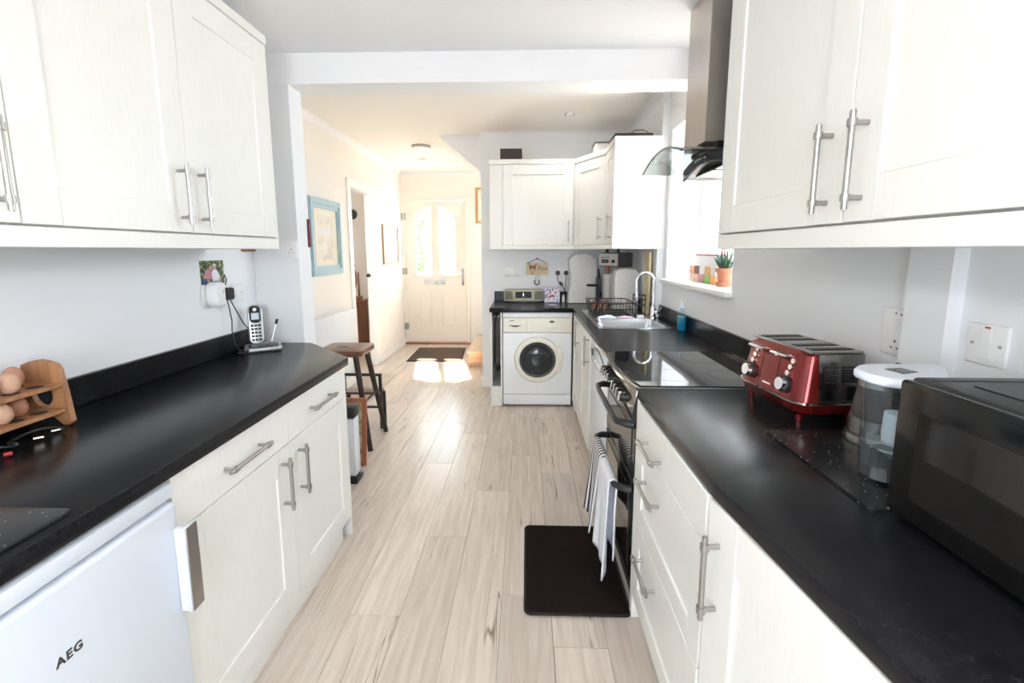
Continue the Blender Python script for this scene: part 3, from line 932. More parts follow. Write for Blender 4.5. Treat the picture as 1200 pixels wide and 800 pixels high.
i0, i1 = dA - Nd2 * 0.021, dB - Nd2 * 0.021
obj('body', MB().prism([(0.4205, 4.2), (i0.x, i0.y), (i1.x, i1.y), (0.953, 3.765), (0.953, BW - 0.002), (0.4205, BW - 0.002)], VZ0 + 0.004, VT - 0.043, 'xy'), M_BODY, t)
door_part(t, MD, 0.004, LD2 - 0.004, VZ0, VZ1, (LD2 - 0.05, 1.555, 0.188, True))
t = thing('wall_cabinet', 'cream end wall cupboard beside the kitchen window', 'cabinet', (0.79, 3.58, 1.386))
obj('body', MB().box(0.646, 0.953, 3.4175, 3.764, VZ0 + 0.004, VT - 0.043), M_BODY, t)
obj('side_panel', MB().box(0.622, 0.998, 3.380, 3.3985, 1.386, VT - 0.041, 0.001).box(0.622, 0.953, 3.3985, 3.417, 1.386, VT - 0.041, 0.001), M_BODY, t)
door_part(t, front_frame('R', 0.645), -3.762, -3.419, VZ0, VZ1, (-3.47, 1.545, 0.188, True), fw=0.07)
def band(z0, z1, out, back):
    a = dA + Nd2 * out
    b_ = dB + Nd2 * out
    P = [(-0.330 - max(0, out), 4.180 - out), (a.x, 4.180 - out), (0.625 - out, b_.y), (0.625 - out, 3.380 - out), (0.645, 3.380 - out), (0.645, b_.y + 0.01), (a.x + 0.015, 4.200), (-0.330 - max(0, out), 4.200)]
    if back: P = P[:4] + [(0.953, 3.380 - out), (0.953, BW - 0.002), (-0.330 - max(0, out), BW - 0.002)]
    return MB().prism(P, z0, z1, 'xy')
obj('cornice', band(VT - 0.040, VT, 0.004, True), M_BODY, label='cream cornice following the corner wall cupboards', cat='trim')
P = [(-0.2165, 4.180), (0.424, 4.180), (0.626, 3.772), (0.626, 3.4175), (0.645, 3.4175), (0.645, 3.78), (0.436, 4.2), (-0.2165, 4.2)]
obj('pelmet', MB().prism(P, 1.386, VZ0 - 0.002, 'xy'), M_BODY, label='cream light pelmet following the corner wall cupboards', cat='trim')

# ------------------------------------------------------------------ cooker
CY0, CY1 = 1.604, 2.188
ck = thing('cooker', 'black freestanding cooker with glass hob and double oven', 'cooker', (0.7, 1.9, 0))
M_OVENG = mat('oven_glass', (0.035, 0.026, 0.02), 0.07, coat=0.5)
M_FASC = mat('cooker_steel', (0.30, 0.285, 0.265), 0.16, 0.95)
obj('body', MB().box(0.428, 0.935, CY0, CY1, 0.05, 0.872, 0.003), M_BLACKP, ck)
def bow(y): return 0.404 - 0.030 * (1 - ((y - (CY0 + CY1) / 2) / ((CY1 - CY0) / 2)) ** 2)
ys = [CY0 + (CY1 - CY0) * i / 16 for i in range(17)]
obj('hob_surround', MB().prism([(bow(y) - 0.006, y) for y in ys] + [(0.940, CY1), (0.940, CY0)], 0.8725, 0.884, 'xy'), M_FASC, ck)
hob = obj('hob_glass', MB().prism([(bow(y) + 0.012, y) for y in [CY0 + 0.004 + (CY1 - CY0 - 0.008) * i / 16 for i in range(17)]] + [(0.915, CY1 - 0.004), (0.915, CY0 + 0.004)], 0.8845, 0.8895, 'xy'), mat('hob_ceramic', (0.008, 0.008, 0.009), 0.035, coat=0.4), ck)
M_RING = mat('ring_print', (0.05, 0.05, 0.052), 0.12)
for cx, cy, r in ((0.56, 1.76, 0.09), (0.56, 2.04, 0.075), (0.79, 1.76, 0.075), (0.79, 2.04, 0.09)):
    n = 40
    lo = [(cx + (r) * math.cos(2 * math.pi * i / n), cy + r * math.sin(2 * math.pi * i / n)) for i in range(n)]
    li = [(cx + (r - 0.002) * math.cos(2 * math.pi * i / n), cy + (r - 0.002) * math.sin(2 * math.pi * i / n)) for i in range(n)]
    obj('zone_ring', MB().ring(lo, li, 0.8896, 0.8898), M_RING, hob)
# sloping control panel
cpn = obj('control_panel', MB().prism([(0.400, 0.871), (0.386, 0.758), (0.427, 0.758), (0.427, 0.871)], CY0 + 0.002, CY1 - 0.002, 'xz', 0.002), M_FASC, ck)
slope = Vector((-0.113, 0, -0.014)).normalized()
slope = Vector((-1, 0, 0.124)).normalized()
for k, yy in enumerate((2.125, 2.075, 2.025, 1.975, 1.865, 1.815, 1.765, 1.715)):
    p = Vector((0.3935, yy, 0.812))
    mb = MB().cyl(p, p + slope * 0.012, 0.021, 0.019, 20).cyl(p + slope * 0.012, p + slope * 0.032, 0.015, 0.013, 20)
    M0 = frame(p + slope * 0.012, (0, 1, 0), slope.cross(Vector((0, 1, 0))), slope)
    mb2 = MB(M0).box(-0.0045, 0.0045, -0.019, 0.019, 0.001, 0.026, 0.002)
    kn = obj('knob', mb, M_BLACKP, cpn)
    obj('knob_grip', mb2, M_CHROME, kn)
for yy in (1.655, 1.638):
    p = Vector((0.392, yy, 0.80))
    obj('push_button', MB().cyl(p, p + slope * 0.010, 0.006), M_CHROME, cpn)
obj('end_cap', MB().prism([(0.404, 0.871), (0.380, 0.750), (0.400, 0.748), (0.427, 0.748), (0.427, 0.871)], CY0, CY0 + 0.0018, 'xz'), M_BLACKP, cpn)
for nm, z0, z1, hz in (('grill_door', 0.512, 0.752, 0.735), ('oven_door', 0.115, 0.506, 0.478)):
    d = obj(nm, MB().box(0.402, 0.427, CY0 + 0.003, CY1 - 0.003, z0, z1, 0.004), M_BLACKG, ck)
    obj('door_window', MB().box(0.3995, 0.4015, CY0 + 0.055, CY1 - 0.055, z0 + 0.03, z1 - 0.045, 0.0005), M_OVENG, d)
    h = MB()
    y0, y1 = CY0 + 0.03, CY1 - 0.03
    pts = [(0.401, y0, hz - 0.004), (0.372, y0 + 0.006, hz), (0.345, y0 + 0.03, hz), (0.340, y0 + 0.08, hz), (0.340, y1 - 0.08, hz), (0.345, y1 - 0.03, hz), (0.372, y1 - 0.006, hz), (0.401, y1, hz - 0.004)]
    h.tube(pts, [0.016, 0.015, 0.013, 0.010, 0.010, 0.013, 0.015, 0.016], 10)
    obj('handle', h, M_BLACKP, d)
    obj('handle_inlay', MB().box(0.326, 0.3285, y0 + 0.09, y1 - 0.09, hz - 0.006, hz + 0.006, 0.001), M_FASC, d)
obj('rear_trim', MB().box(0.9405, 0.979, CY0, CY1, 0.845, 0.884, 0.002), M_BLACKP, ck)
for yy in (1.70, 2.05): obj('trim_clip', MB().box(0.950, 0.956, yy, yy + 0.07, 0.8842, 0.886), M_STEEL, ck)
obj('kick_plate', MB().box(0.425, 0.44, CY0 + 0.003, CY1 - 0.003, 0.0, 0.108, 0.002), M_BLACKM, ck)

# towels over the oven rail
def towel(name, label, y0, y1, front, back, m, hem=0.0, seed=1, bulge=0.030):
    rr = random.Random(seed)
    ph = [rr.uniform(0, 6.28) for _ in range(4)]
    zc, xc, r0 = 0.478, 0.340, 0.0165
    arc = math.pi * r0
    tot = front + arc + back
    def fn(u, v):
        s = v * tot
        y = y0 + (y1 - y0) * u
        if s < front:
            d = front - s
            k = d / front
            x = xc - r0 - bulge * k - (0.012 * math.sin(5 * u + ph[0]) + 0.008 * math.sin(11 * u + ph[1])) * k
            z = zc - d + hem * (u - 0.5) * k
            y += 0.012 * math.sin(3 * u + ph[2]) * k
        elif s < front + arc:
            a = (s - front) / r0
            x = xc - r0 * math.cos(a)
            z = zc + r0 * math.sin(a)
        else:
            d = s - front - arc
            k = min(1, d / 0.1)
            x = xc + r0 + 0.010 * k * math.sin(6 * u + ph[3])
            z = zc - d
        return (x, y, z)
    return obj(name, MB().grid(fn, 22, 44), m, label=label, cat='towel', sharp=80, solid=0.006, group=None)
M_STRIPE = bpy.data.materials.new('striped_cotton'); M_STRIPE.use_nodes = True
def stripes(m, c1, c2, scale, axis='Y', width=0.5):
    nt = m.node_tree; b = nt.nodes['Principled BSDF']; b.inputs['Roughness'].default_value = 0.9
    tc = nt.nodes.new('ShaderNodeTexCoord'); w_ = nt.nodes.new('ShaderNodeTexWave')
    w_.bands_direction = axis; w_.inputs['Scale'].default_value = scale
    nt.links.new(tc.outputs['Object'], w_.inputs['Vector'])
    r = nt.nodes.new('ShaderNodeValToRGB'); r.color_ramp.interpolation = 'CONSTANT'
    r.color_ramp.elements[0].color = (*c1, 1); r.color_ramp.elements[1].color = (*c2, 1); r.color_ramp.elements[1].position = width
    nt.links.new(w_.outputs['Fac'], r.inputs['Fac']); nt.links.new(r.outputs['Color'], b.inputs['Base Color'])
stripes(M_STRIPE, (0.03, 0.03, 0.035), (0.78, 0.78, 0.80), 12.0)
M_TERRY = mat('white_terry', (0.80, 0.81, 0.86), 0.95, bump=0.5, bscale=500)
towel('tea_towel', 'black and white striped tea towel over the oven rail', 1.885, 2.075, 0.345, 0.24, M_STRIPE, 0.02, 3)
towel('hand_towel', 'plain white towel hanging over the oven rail', 1.672, 1.868, 0.40, 0.33, M_TERRY, 0.05, 9, 0.008)

# ------------------------------------------------------------------ extractor hood
hd = thing('extractor_hood', 'steel chimney extractor hood with curved smoked glass', 'hood', (0.85, 1.92, 1.7))
HC, HW = 1.925, 0.265
def hz(y): return 1.764 - 0.048 * ((y - HC) / HW) ** 2
obj('chimney', MB().box(0.662, 0.998, 1.80, 2.03, 1.775, C1 - 0.002, 0.002), mat('hood_steel', (0.50, 0.46, 0.43), 0.34, 1.0, bump=0.03, bscale=40, stretch=(1, 1, 14)), hd)
ysr = [HC - HW + 2 * HW * i / 24 for i in range(25)]
M_SMOKE = glass_mat('smoked_glass', (0.62, 0.64, 0.65), rough=0.02)
obj('glass_canopy', MB().prism([(y, hz(y) - 0.003) for y in ysr] + [(y, hz(y) + 0.003) for y in ysr[::-1]], 0.533, 0.997, 'yz'), M_SMOKE, hd)
mb = MB()
mb.tube([(0.533, y, hz(y)) for y in ysr], 0.0042, 6)
obj('glass_edge', mb, M_BLACKG, hd)
yb = [HC - 0.235 + 0.47 * i / 20 for i in range(21)]
obj('housing', MB().prism([(y, hz(y) - 0.042) for y in yb] + [(y, hz(y) - 0.0035) for y in yb[::-1]], 0.716, 0.996, 'yz'), mat('hood_body', (0.55, 0.55, 0.56), 0.3, 0.9), hd)
fas = obj('fascia', MB().prism([(y, hz(y) - 0.046) for y in yb] + [(y, hz(y) - 0.0035) for y in yb[::-1]], 0.706, 0.7155, 'yz'), M_BLACKG, hd)
for k in range(5):
    y = HC + 0.04 - 0.02 * k + 0.03
    obj('push_button', MB().cyl((0.7058, y, hz(y) - 0.024), (0.700, y, hz(y) - 0.024), 0.006), M_CHROME, fas)
for s in (-1, 1):
    obj('filter', MB().box(0.75, 0.95, HC + s * 0.105 - 0.09, HC + s * 0.105 + 0.09, hz(HC + s * 0.19) - 0.0465, hz(HC + s * 0.19) - 0.041, 0.002), M_STEEL, hd)
obj('collar', MB().box(0.70, 0.997, 1.78, 2.05, hz(1.78) + 0.004, 1.774, 0.002), M_BLACKG, hd)

# ------------------------------------------------------------------ sink, tap
sk = thing('sink', 'stainless steel inset sink with drainer', 'sink', (0.7, 3.3, WT))
bx0, bx1, by0, by1 = 0.495, 0.895, 2.885, 3.265
zr = WT + 0.0005
mb = MB()
mb.box(SX0, SX1, SY0, by0, zr, zr + 0.004, 0.0015).box(SX0, bx0, by0, by1, zr, zr + 0.004, 0.0015).box(bx1, SX1, by0, by1, zr, zr + 0.004, 0.0015).box(SX0, SX1, by1, SY1, zr, zr + 0.0035, 0.0015)
obj('rim', mb, M_STAIN, sk)
zb = WT - 0.165
mb = MB()
n = 6
def rr_(x0, x1, y0, y1, r, z):
    pts = []
    for cx, cy, a0 in ((x1 - r, y1 - r, 0), (x0 + r, y1 - r, 90), (x0 + r, y0 + r, 180), (x1 - r, y0 + r, 270)):
        for i in range(n + 1):
            a = math.radians(a0 + 90 * i / n)
            pts.append((cx + r * math.cos(a), cy + r * math.sin(a), z))
    return pts
loops = [rr_(bx0 - 0.003, bx1 + 0.003, by0 - 0.003, by1 + 0.003, 0.04, zr + 0.0042), rr_(bx0, bx1, by0, by1, 0.04, zr), rr_(bx0 + 0.006, bx1 - 0.006, by0 + 0.006, by1 - 0.006, 0.045, zb + 0.02), rr_(bx0 + 0.025, bx1 - 0.025, by0 + 0.025, by1 - 0.025, 0.04, zb)]
vs_ = [p for l in loops for p in l]
m_ = len(loops[0])
fs_ = [(k * m_ + i, k * m_ + (i + 1) % m_, (k + 1) * m_ + (i + 1) % m_, (k + 1) * m_ + i) for k in range(len(loops) - 1) for i in range(m_)]
fs_.append(tuple(range((len(loops) - 1) * m_, len(loops) * m_)))
obj('bowl', MB().add(vs_, fs_), M_STAIN, sk)
obj('strainer', MB().lathe([(0.042, 0), (0.042, 0.003), (0.03, 0.004), (0.012, 0.001), (0, 0.001)], (0.70, 3.08, zb + 0.0005), 24), M_CHROME, sk)
for k in range(7):
    obj('drainer_rib', MB().box(0.52 + k * 0.052, 0.527 + k * 0.052, 3.32, 3.72, zr + 0.0036, zr + 0.0058, 0.001), M_STAIN, sk)
tp = thing('kitchen_tap', 'chrome swan-neck tap behind the sink', 'tap', (0.912, 3.29, WT + 0.005))
bx, by, bz = 0.912, 3.295, zr + 0.0042
obj('base', MB().lathe([(0.027, 0), (0.027, 0.006), (0.022, 0.012), (0.022, 0.06), (0.018, 0.075), (0.0135, 0.09)], (bx, by, bz), 24), M_CHROME, tp)
pts = [(bx, by, bz + 0.085), (bx, by, bz + 0.22)]
for i in range(1, 15):
    a = math.pi * i / 14 * 1.06
    pts.append((bx - 0.064 + 0.064 * math.cos(a), by - 0.01 * i / 14, bz + 0.255 + 0.072 * math.sin(a)))
e = pts[-1]
pts += [(e[0] + 0.004, e[1], e[2] - 0.05), (e[0] + 0.006, e[1], e[2] - 0.085)]
obj('spout', MB().tube(pts, 0.0115, 14), M_CHROME, tp)
obj('nozzle', MB().cyl(pts[-1], (pts[-1][0] + 0.001, pts[-1][1], pts[-1][2] - 0.03), 0.0135, 0.012), M_CHROME, tp)
obj('lever', MB().cyl((bx + 0.015, by - 0.015, bz + 0.045), (bx + 0.03, by - 0.032, bz + 0.05), 0.014).tube([(bx + 0.03, by - 0.032, bz + 0.05), (bx + 0.036, by - 0.05, bz + 0.062), (bx + 0.038, by - 0.075, bz + 0.085)], [0.009, 0.006, 0.005], 8), M_CHROME, tp)

# ------------------------------------------------------------------ extra things on structure: room lights
lamp = thing('ceiling_light', 'flat round glass ceiling light in the hall', 'ceiling light', (-1.13, 5.05, C2))
obj('base', MB().lathe([(0.10, 0), (0.10, -0.02), (0.095, -0.022)], (-1.13, 5.05, C2 - 0.0005), 32), M_STEEL, lamp)
obj('diffuser', MB().lathe([(0.092, -0.0225), (0.085, -0.035), (0.05, -0.045), (0, -0.048)], (-1.13, 5.05, C2 - 0.0005), 32), mat('opal_glass', (0.9, 0.88, 0.84), 0.3), lamp)
sa = thing('smoke_alarm', 'small white smoke alarm on the hall ceiling', 'smoke alarm', (-1.26, 5.72, C2))
obj('base', MB().lathe([(0.055, 0), (0.055, -0.012)], (-1.26, 5.72, C2 - 0.0005), 28), M_WHITEP, sa)
obj('cover', MB().lathe([(0.05, -0.0125), (0.046, -0.032), (0.03, -0.038), (0, -0.039)], (-1.26, 5.72, C2 - 0.0005), 28), M_WHITEP, sa)
sp = thing('downlight', 'small recessed spotlight above the end worktop', 'ceiling light', (0.35, 3.95, C2))
obj('bezel', MB().lathe([(0.045, 0), (0.045, -0.004), (0.034, -0.007), (0.03, -0.002)], (0.35, 3.95, C2 - 0.0005), 28), M_CHROME, sp)
obj('bulb', MB().lathe([(0.029, -0.001), (0.02, -0.004), (0, -0.005)], (0.35, 3.95, C2 - 0.0005), 20), M_WHITEP, sp)

dl = bpy.data.lights.new('downlight_beam', 'SPOT')  # beam added to brighten the far end of the kitchen
dl.energy, dl.color, dl.spot_size, dl.spot_blend, dl.shadow_soft_size = 7.0, (1.0, 0.95, 0.89), math.radians(125), 0.6, 0.03
dlo = bpy.data.objects.new('downlight_beam', dl)
COL.objects.link(dlo)
dlo.location = (0, 0, -0.012)
dlo.parent = sp

# ------------------------------------------------------------------ right worktop: toaster, kettle, jug, microwave
M_RED = mat('red_metallic', (0.20, 0.012, 0.010), 0.22, 0.55, coat=0.6)
M_TSTEEL = mat('toaster_steel', (0.26, 0.255, 0.25), 0.20, 1.0)
tb = thing('toaster', 'red four-slot toaster with steel sides against the right wall', 'toaster', (0, 0, 0))
# local: x = depth (front face at x=0, back +), y = across, z up
Wd, Dp = 0.30, 0.205
def tloop(z, ins, fr_):
    h = Wd / 2 - ins
    r = 0.045
    pts = []
    for cx, cy, a0, a1 in ((fr_ + r, -h + r, 180, 270), ):
        for i in range(7):
            a = math.radians(a0 + (a1 - a0) * i / 6); pts.append((cx + r * math.cos(a), cy + r * math.sin(a), z))
    for cx, cy, a0, a1 in ((Dp - ins - r, -h + r, 270, 360), (Dp - ins - r, h - r, 0, 90), (fr_ + r, h - r, 90, 180)):
        for i in range(7):
            a = math.radians(a0 + (a1 - a0) * i / 6); pts.append((cx + r * math.cos(a), cy + r * math.sin(a), z))
    return pts
def loft(loops, cap=True):
    m = len(loops[0]); V = [p for l in loops for p in l]
    Fc = [(k * m + i, k * m + (i + 1) % m, (k + 1) * m + (i + 1) % m, (k + 1) * m + i) for k in range(len(loops) - 1) for i in range(m)]
    if cap: Fc += [tuple(range(m))[::-1], tuple(range((len(loops) - 1) * m, len(loops) * m))]
    return V, Fc
obj('base', MB().add(*loft([tloop(0.016, 0.022, 0.022), tloop(0.026, 0.008, 0.006), tloop(0.052, 0.0, -0.004)])), M_RED, tb)
obj('trim_band', MB().add(*loft([tloop(0.0525, -0.0015, -0.0055), tloop(0.0575, -0.0015, -0.0055)])), M_CHROME, tb)
# steel shell (middle) and red front/back caps
def slab(x0, x1, ins0, ins1, z0, z1, e0=0.0, e1=0.0):
    return [(x0 + e0, -Wd / 2 + ins0, z0), (x1, -Wd / 2 + ins0, z0), (x1, -Wd / 2 + ins1, z1), (x0 + e1, -Wd / 2 + ins1, z1)]
ZT = 0.192
sh = MB()
sh.prism([(-Wd / 2 + 0.004, 0.058), (Wd / 2 - 0.004, 0.058), (Wd / 2 - 0.016, ZT - 0.006), (-Wd / 2 + 0.016, ZT - 0.006)], 0.052, Dp - 0.022, 'yz', 0.003)
shell = obj('side_shell', sh, M_TSTEEL, tb)
fp = MB().add(*loft([[(x, y, z) for x, y, z in l] for l in (
    [(p[0], p[1], p[2]) for p in tloop(0.058, 0.002, 0.0)],
    [(p[0], p[1], p[2]) for p in tloop(ZT - 0.012, 0.012, 0.020)],
    [(p[0], p[1], p[2]) for p in tloop(ZT - 0.002, 0.020, 0.030)])]))
def cut(mb, keep):
    bm = bmesh.new()
    bv = [bm.verts.new(v) for v in mb.v]
    for f in mb.f: bm.faces.new([bv[i] for i in f])
    for co, no in keep:
        g = bm.verts[:] + bm.edges[:] + bm.faces[:]
        r = bmesh.ops.bisect_plane(bm, geom=g, plane_co=co, plane_no=no, clear_outer=True)
        ed = [e for e in r['geom_cut'] if isinstance(e, bmesh.types.BMEdge)]
        bmesh.ops.holes_fill(bm, edges=ed)
    return MB().addbm(bm)
front = obj('front_cap', cut(fp, [((0.0515, 0, 0), (1, 0, 0))]), M_RED, tb)
obj('back_cap', cut(fp, [((Dp - 0.0215, 0, 0), (-1, 0, 0))]), M_RED, tb)
obj('top_plate', MB().box(0.034, Dp - 0.022, -Wd / 2 + 0.020, Wd / 2 - 0.020, ZT - 0.0055, ZT + 0.001, 0.002), M_STEEL, tb)
for yy in (-0.098, -0.042, 0.042, 0.098):
    s_ = obj('slot', MB().box(0.050, Dp - 0.036, yy - 0.015, yy + 0.015, ZT + 0.0012, ZT + 0.0022), M_BLACKM, tb)
    obj('slot_wire', MB().cyl((0.050, yy, ZT + 0.003), (Dp - 0.036, yy, ZT + 0.003), 0.0012, n=6), M_STEEL, s_)
def on_front(y, z):  # point on the leaning front face
    k = (z - 0.058) / (ZT - 0.012 - 0.058)
    return Vector((0.020 * k, y, z))
nf = Vector((-0.122, 0, 0.020)).normalized()
for s in (-1, 1):
    p = on_front(s * 0.080, 0.092)
    kb = obj('dial', MB().cyl(p, p + nf * 0.010, 0.024, 0.023, 24), M_BLACKP, front)
    obj('dial_cap', MB().cyl(p + nf * 0.0101, p + nf * 0.022, 0.019, 0.017, 24), M_CHROME, kb)
    for q in range(3):
        p = on_front(s * 0.080 - 0.006 * (q), 0.124 + 0.018 * q)
        obj('push_button', MB().cyl(p, p + nf * 0.005, 0.0075, n=16), M_CHROME, front)
    p = on_front(s * 0.052, 0.172)
    obj('lever', MB().box(p.x - 0.028, p.x + 0.006, p.y - 0.034, p.y + 0.034, p.z - 0.004, p.z + 0.004, 0.003), M_CHROME, front)
p = on_front(0, 0.118)
Mf = frame(p, (0, -1, 0), nf.cross(Vector((0, -1, 0))), nf)
for s in (-1, 1): obj('groove', MB(Mf).box(s * 0.037 - 0.0012, s * 0.037 + 0.0012, -0.052, 0.052, -0.001, 0.0006), M_BLACKM, front)
obj('badge', MB(Mf).box(-0.018, 0.018, -0.047, -0.043, 0, 0.0006), M_WHITEP, front)
for s in (0.085, 0.14):
    for k in range(6):
        obj('vent', MB().box(s - 0.019, s + 0.019, -Wd / 2 + 0.0035 + 0.0012 * k * 0.6, -Wd / 2 + 0.0065 + 0.0012 * k * 0.6, 0.112 + 0.0075 * k, 0.116 + 0.0075 * k), M_BLACKM, shell)
for a in (0.03, Dp - 0.03):
    for s in (-1, 1): obj('foot', MB().cyl((a, s * 0.11, 0.0), (a, s * 0.11, 0.017), 0.009, n=12), M_RED, tb)
tb.location = (0.748, 1.408, WT + 0.0006)
tb.scale = (1.06, 1.06, 1.06)
tb.rotation_euler = (0, 0, math.radians(6))

# kettle
KS = 0.92
kt = thing('kettle', 'glass and steel kettle between the toaster and water jug', 'kettle', (0.890, 1.130, WT))
kc = (0.890, 1.130, WT + 0.0006 + 0.006)
M_TINT = mat('smoky_kettle_glass', (0.50, 0.47, 0.45), 0.05, trans=0.85, ior=1.2)
obj('power_base', MB().lathe([(a_ * KS, b_ * KS) for a_, b_ in [(0.076, 0), (0.078, 0.006), (0.074, 0.020), (0.066, 0.024)]], kc, 36), M_STEEL, kt)
obj('steel_foot', MB().lathe([(a_ * KS, b_ * KS) for a_, b_ in [(0.065, 0.0245), (0.069, 0.03), (0.067, 0.070), (0.064, 0.072)]], kc, 36), M_STEEL, kt)
obj('glass_body', MB().lathe([(a_ * KS, b_ * KS) for a_, b_ in [(0.0655, 0.0725), (0.062, 0.11), (0.055, 0.155), (0.053, 0.156), (0.060, 0.11), (0.0635, 0.0735)]], kc, 36), M_TINT, kt)
obj('steel_collar', MB().lathe([(a_ * KS, b_ * KS) for a_, b_ in [(0.055, 0.1565), (0.050, 0.195), (0.047, 0.197), (0.052, 0.158)]], kc, 36), M_STEEL, kt)
obj('lid', MB().lathe([(a_ * KS, b_ * KS) for a_, b_ in [(0.047, 0.1975), (0.044, 0.204), (0.02, 0.209), (0, 0.210)]], kc, 32), M_BLACKP, kt)
obj('handle', MB().tube([(kc[0] + 0.045, kc[1] + 0.02, kc[2] + 0.19), (kc[0] + 0.085, kc[1] + 0.03, kc[2] + 0.18), (kc[0] + 0.098, kc[1] + 0.03, kc[2] + 0.12), (kc[0] + 0.068, kc[1] + 0.02, kc[2] + 0.06)], 0.011, 10), M_BLACKP, kt)

# speckled glass mat under them
M_SPECK = bpy.data.materials.new('speckled_glass'); M_SPECK.use_nodes = True
def speckle(m, base, dot, scale, rough):
    nt = m.node_tree; b = nt.nodes['Principled BSDF']; b.inputs['Roughness'].default_value = rough
    tc = nt.nodes.new('ShaderNodeTexCoord'); v = nt.nodes.new('ShaderNodeTexVoronoi'); v.inputs['Scale'].default_value = scale
    nt.links.new(tc.outputs['Object'], v.inputs['Vector'])
    r = nt.nodes.new('ShaderNodeValToRGB'); r.color_ramp.interpolation = 'CONSTANT'
    r.color_ramp.elements[0].color = (*dot, 1); r.color_ramp.elements[1].color = (*base, 1); r.color_ramp.elements[1].position = 0.10
    nt.links.new(v.outputs['Distance'], r.inputs['Fac']); nt.links.new(r.outputs['Color'], b.inputs['Base Color'])
speckle(M_SPECK, (0.016, 0.016, 0.017), (0.35, 0.34, 0.32), 60, 0.22)
def rrect(x0, x1, y0, y1, r, n=6):
    pts = []
    for cx, cy, a0 in ((x1 - r, y1 - r, 0), (x0 + r, y1 - r, 90), (x0 + r, y0 + r, 180), (x1 - r, y0 + r, 270)):
        for i in range(n + 1):
            a = math.radians(a0 + 90 * i / n); pts.append((cx + r * math.cos(a), cy + r * math.sin(a)))
    return pts
obj('worktop_saver', MB().prism(rrect(0.648, 0.958, 0.822, 1.205, 0.012), WT + 0.0005, WT + 0.006, 'xy'), M_SPECK, label='black speckled glass board under kettle and water jug', cat='board')

# water filter jug
jg = thing('filter_jug', 'clear water filter jug with white lid beside the microwave', 'jug', (0, 0, 0))
M_CLEAR = glass_mat('clear_acrylic', (0.94, 0.96, 0.97), rough=0.03)
M_WATER = mat('water', (0.80, 0.86, 0.88), 0.03, trans=0.95, ior=1.33)
def jl(z, k, grow=0.0):
    # teardrop plan: round body, pointed towards the handle (+x)
    pts = []
    for i in range(36):
        a = 2 * math.pi * i / 36
        x, y = math.cos(a), math.sin(a)
        rx = 0.072 if x < 0 else 0.088
        pts.append(((rx * x) * k + (grow * x), (0.058 * y * (1 - 0.25 * max(0, x))) * k + grow * y, z))
    return pts
obj('body', MB().add(*loft([jl(0.0, 0.82), jl(0.006, 0.86), jl(0.12, 0.93), jl(0.225, 1.0), jl(0.225, 0.97), jl(0.12, 0.90), jl(0.012, 0.83)], False)).add([(0, 0, 0)] + jl(0.0, 0.82), [(0, (i + 1) % 36 + 1, i + 1) for i in range(36)]), M_CLEAR, jg)
obj('water', MB().add(*loft([jl(0.013, 0.80), jl(0.085, 0.85)])), M_WATER, jg)
obj('hopper', MB().add(*loft([jl(0.105, 0.60), jl(0.11, 0.78), jl(0.224, 0.92), jl(0.224, 0.90), jl(0.112, 0.74)], False)), M_CLEAR, jg)
obj('filter_cartridge', MB().lathe([(0.022, 0.066), (0.026, 0.10), (0.024, 0.15), (0, 0.155)], (0.012, 0, 0), 20), mat('cartridge_white', (0.75, 0.78, 0.82), 0.5), jg)
def lidl(z, k):
    pts = []
    for i in range(40):
        a = 2 * math.pi * i / 40
        x, y = math.cos(a), math.sin(a)
        rx = 0.080 if x < 0 else 0.165
        w_ = 0.076 * (1 - 0.72 * max(0, x) ** 1.2)
        if x < -0.72: w_ *= 0.82
        pts.append((rx * x * k, w_ * y * k, z))
    return pts
lid = obj('lid', MB().add(*loft([lidl(0.226, 0.97), lidl(0.229, 1.0), lidl(0.238, 1.0), lidl(0.245, 0.93), lidl(0.248, 0.6)])), mat('lid_white', (0.80, 0.84, 0.92), 0.35), jg)
obj('timer_display', MB().prism([(-0.026, -0.017), (0.016, -0.022), (0.022, 0.012), (-0.018, 0.02)], 0.2485, 0.2495, 'xy'), M_BLACKG, lid)
obj('handle', MB().tube([(0.088, 0, 0.215), (0.13, 0, 0.205), (0.142, 0, 0.15), (0.130, 0, 0.09), (0.085, 0, 0.05)], [0.012, 0.011, 0.010, 0.010, 0.011], 10), M_CLEAR, jg)
jg.location = (0.768, 0.935, WT + 0.0066)
jg.rotation_euler = (0, 0, math.radians(25))
jg.scale = (1, 1, 0.95)

# microwave
mw = thing('microwave', 'black microwave oven with mirrored door on the right worktop', 'microwave', (0.83, 0.56, WT))
mx0, mx1, my0, my1, mz0, mz1 = 0.690, 0.988, 0.300, 0.815, WT + 0.012, 1.148
obj('cabinet', MB().box(mx0, mx1, my0, my1, mz0, mz1, 0.006, 2), M_BLACKP, mw)
d = obj('door', MB().box(mx0 - 0.022, mx0 - 0.0005, my0 + 0.115, my1 - 0.002, mz0 + 0.003, mz1 - 0.003, 0.007, 3), mat('microwave_door', (0.006, 0.006, 0.006), 0.12, spec=0.4), mw)
obj('door_window', MB().box(mx0 - 0.0232, mx0 - 0.0222, my0 + 0.165, my1 - 0.05, mz0 + 0.045, mz1 - 0.05, 0.0003), mat('microwave_glass', (0.012, 0.011, 0.010), 0.06), d)
cpm = obj('control_panel', MB().box(mx0 - 0.022, mx0 - 0.0005, my0 + 0.002, my0 + 0.112, mz0 + 0.003, mz1 - 0.003, 0.006, 2), M_BLACKG, mw)
for zz in (0.10, 0.18): obj('dial', MB().cyl((mx0 - 0.0222, my0 + 0.057, mz0 + zz), (mx0 - 0.044, my0 + 0.057, mz0 + zz), 0.024, 0.021, 24), M_CHROME, cpm)
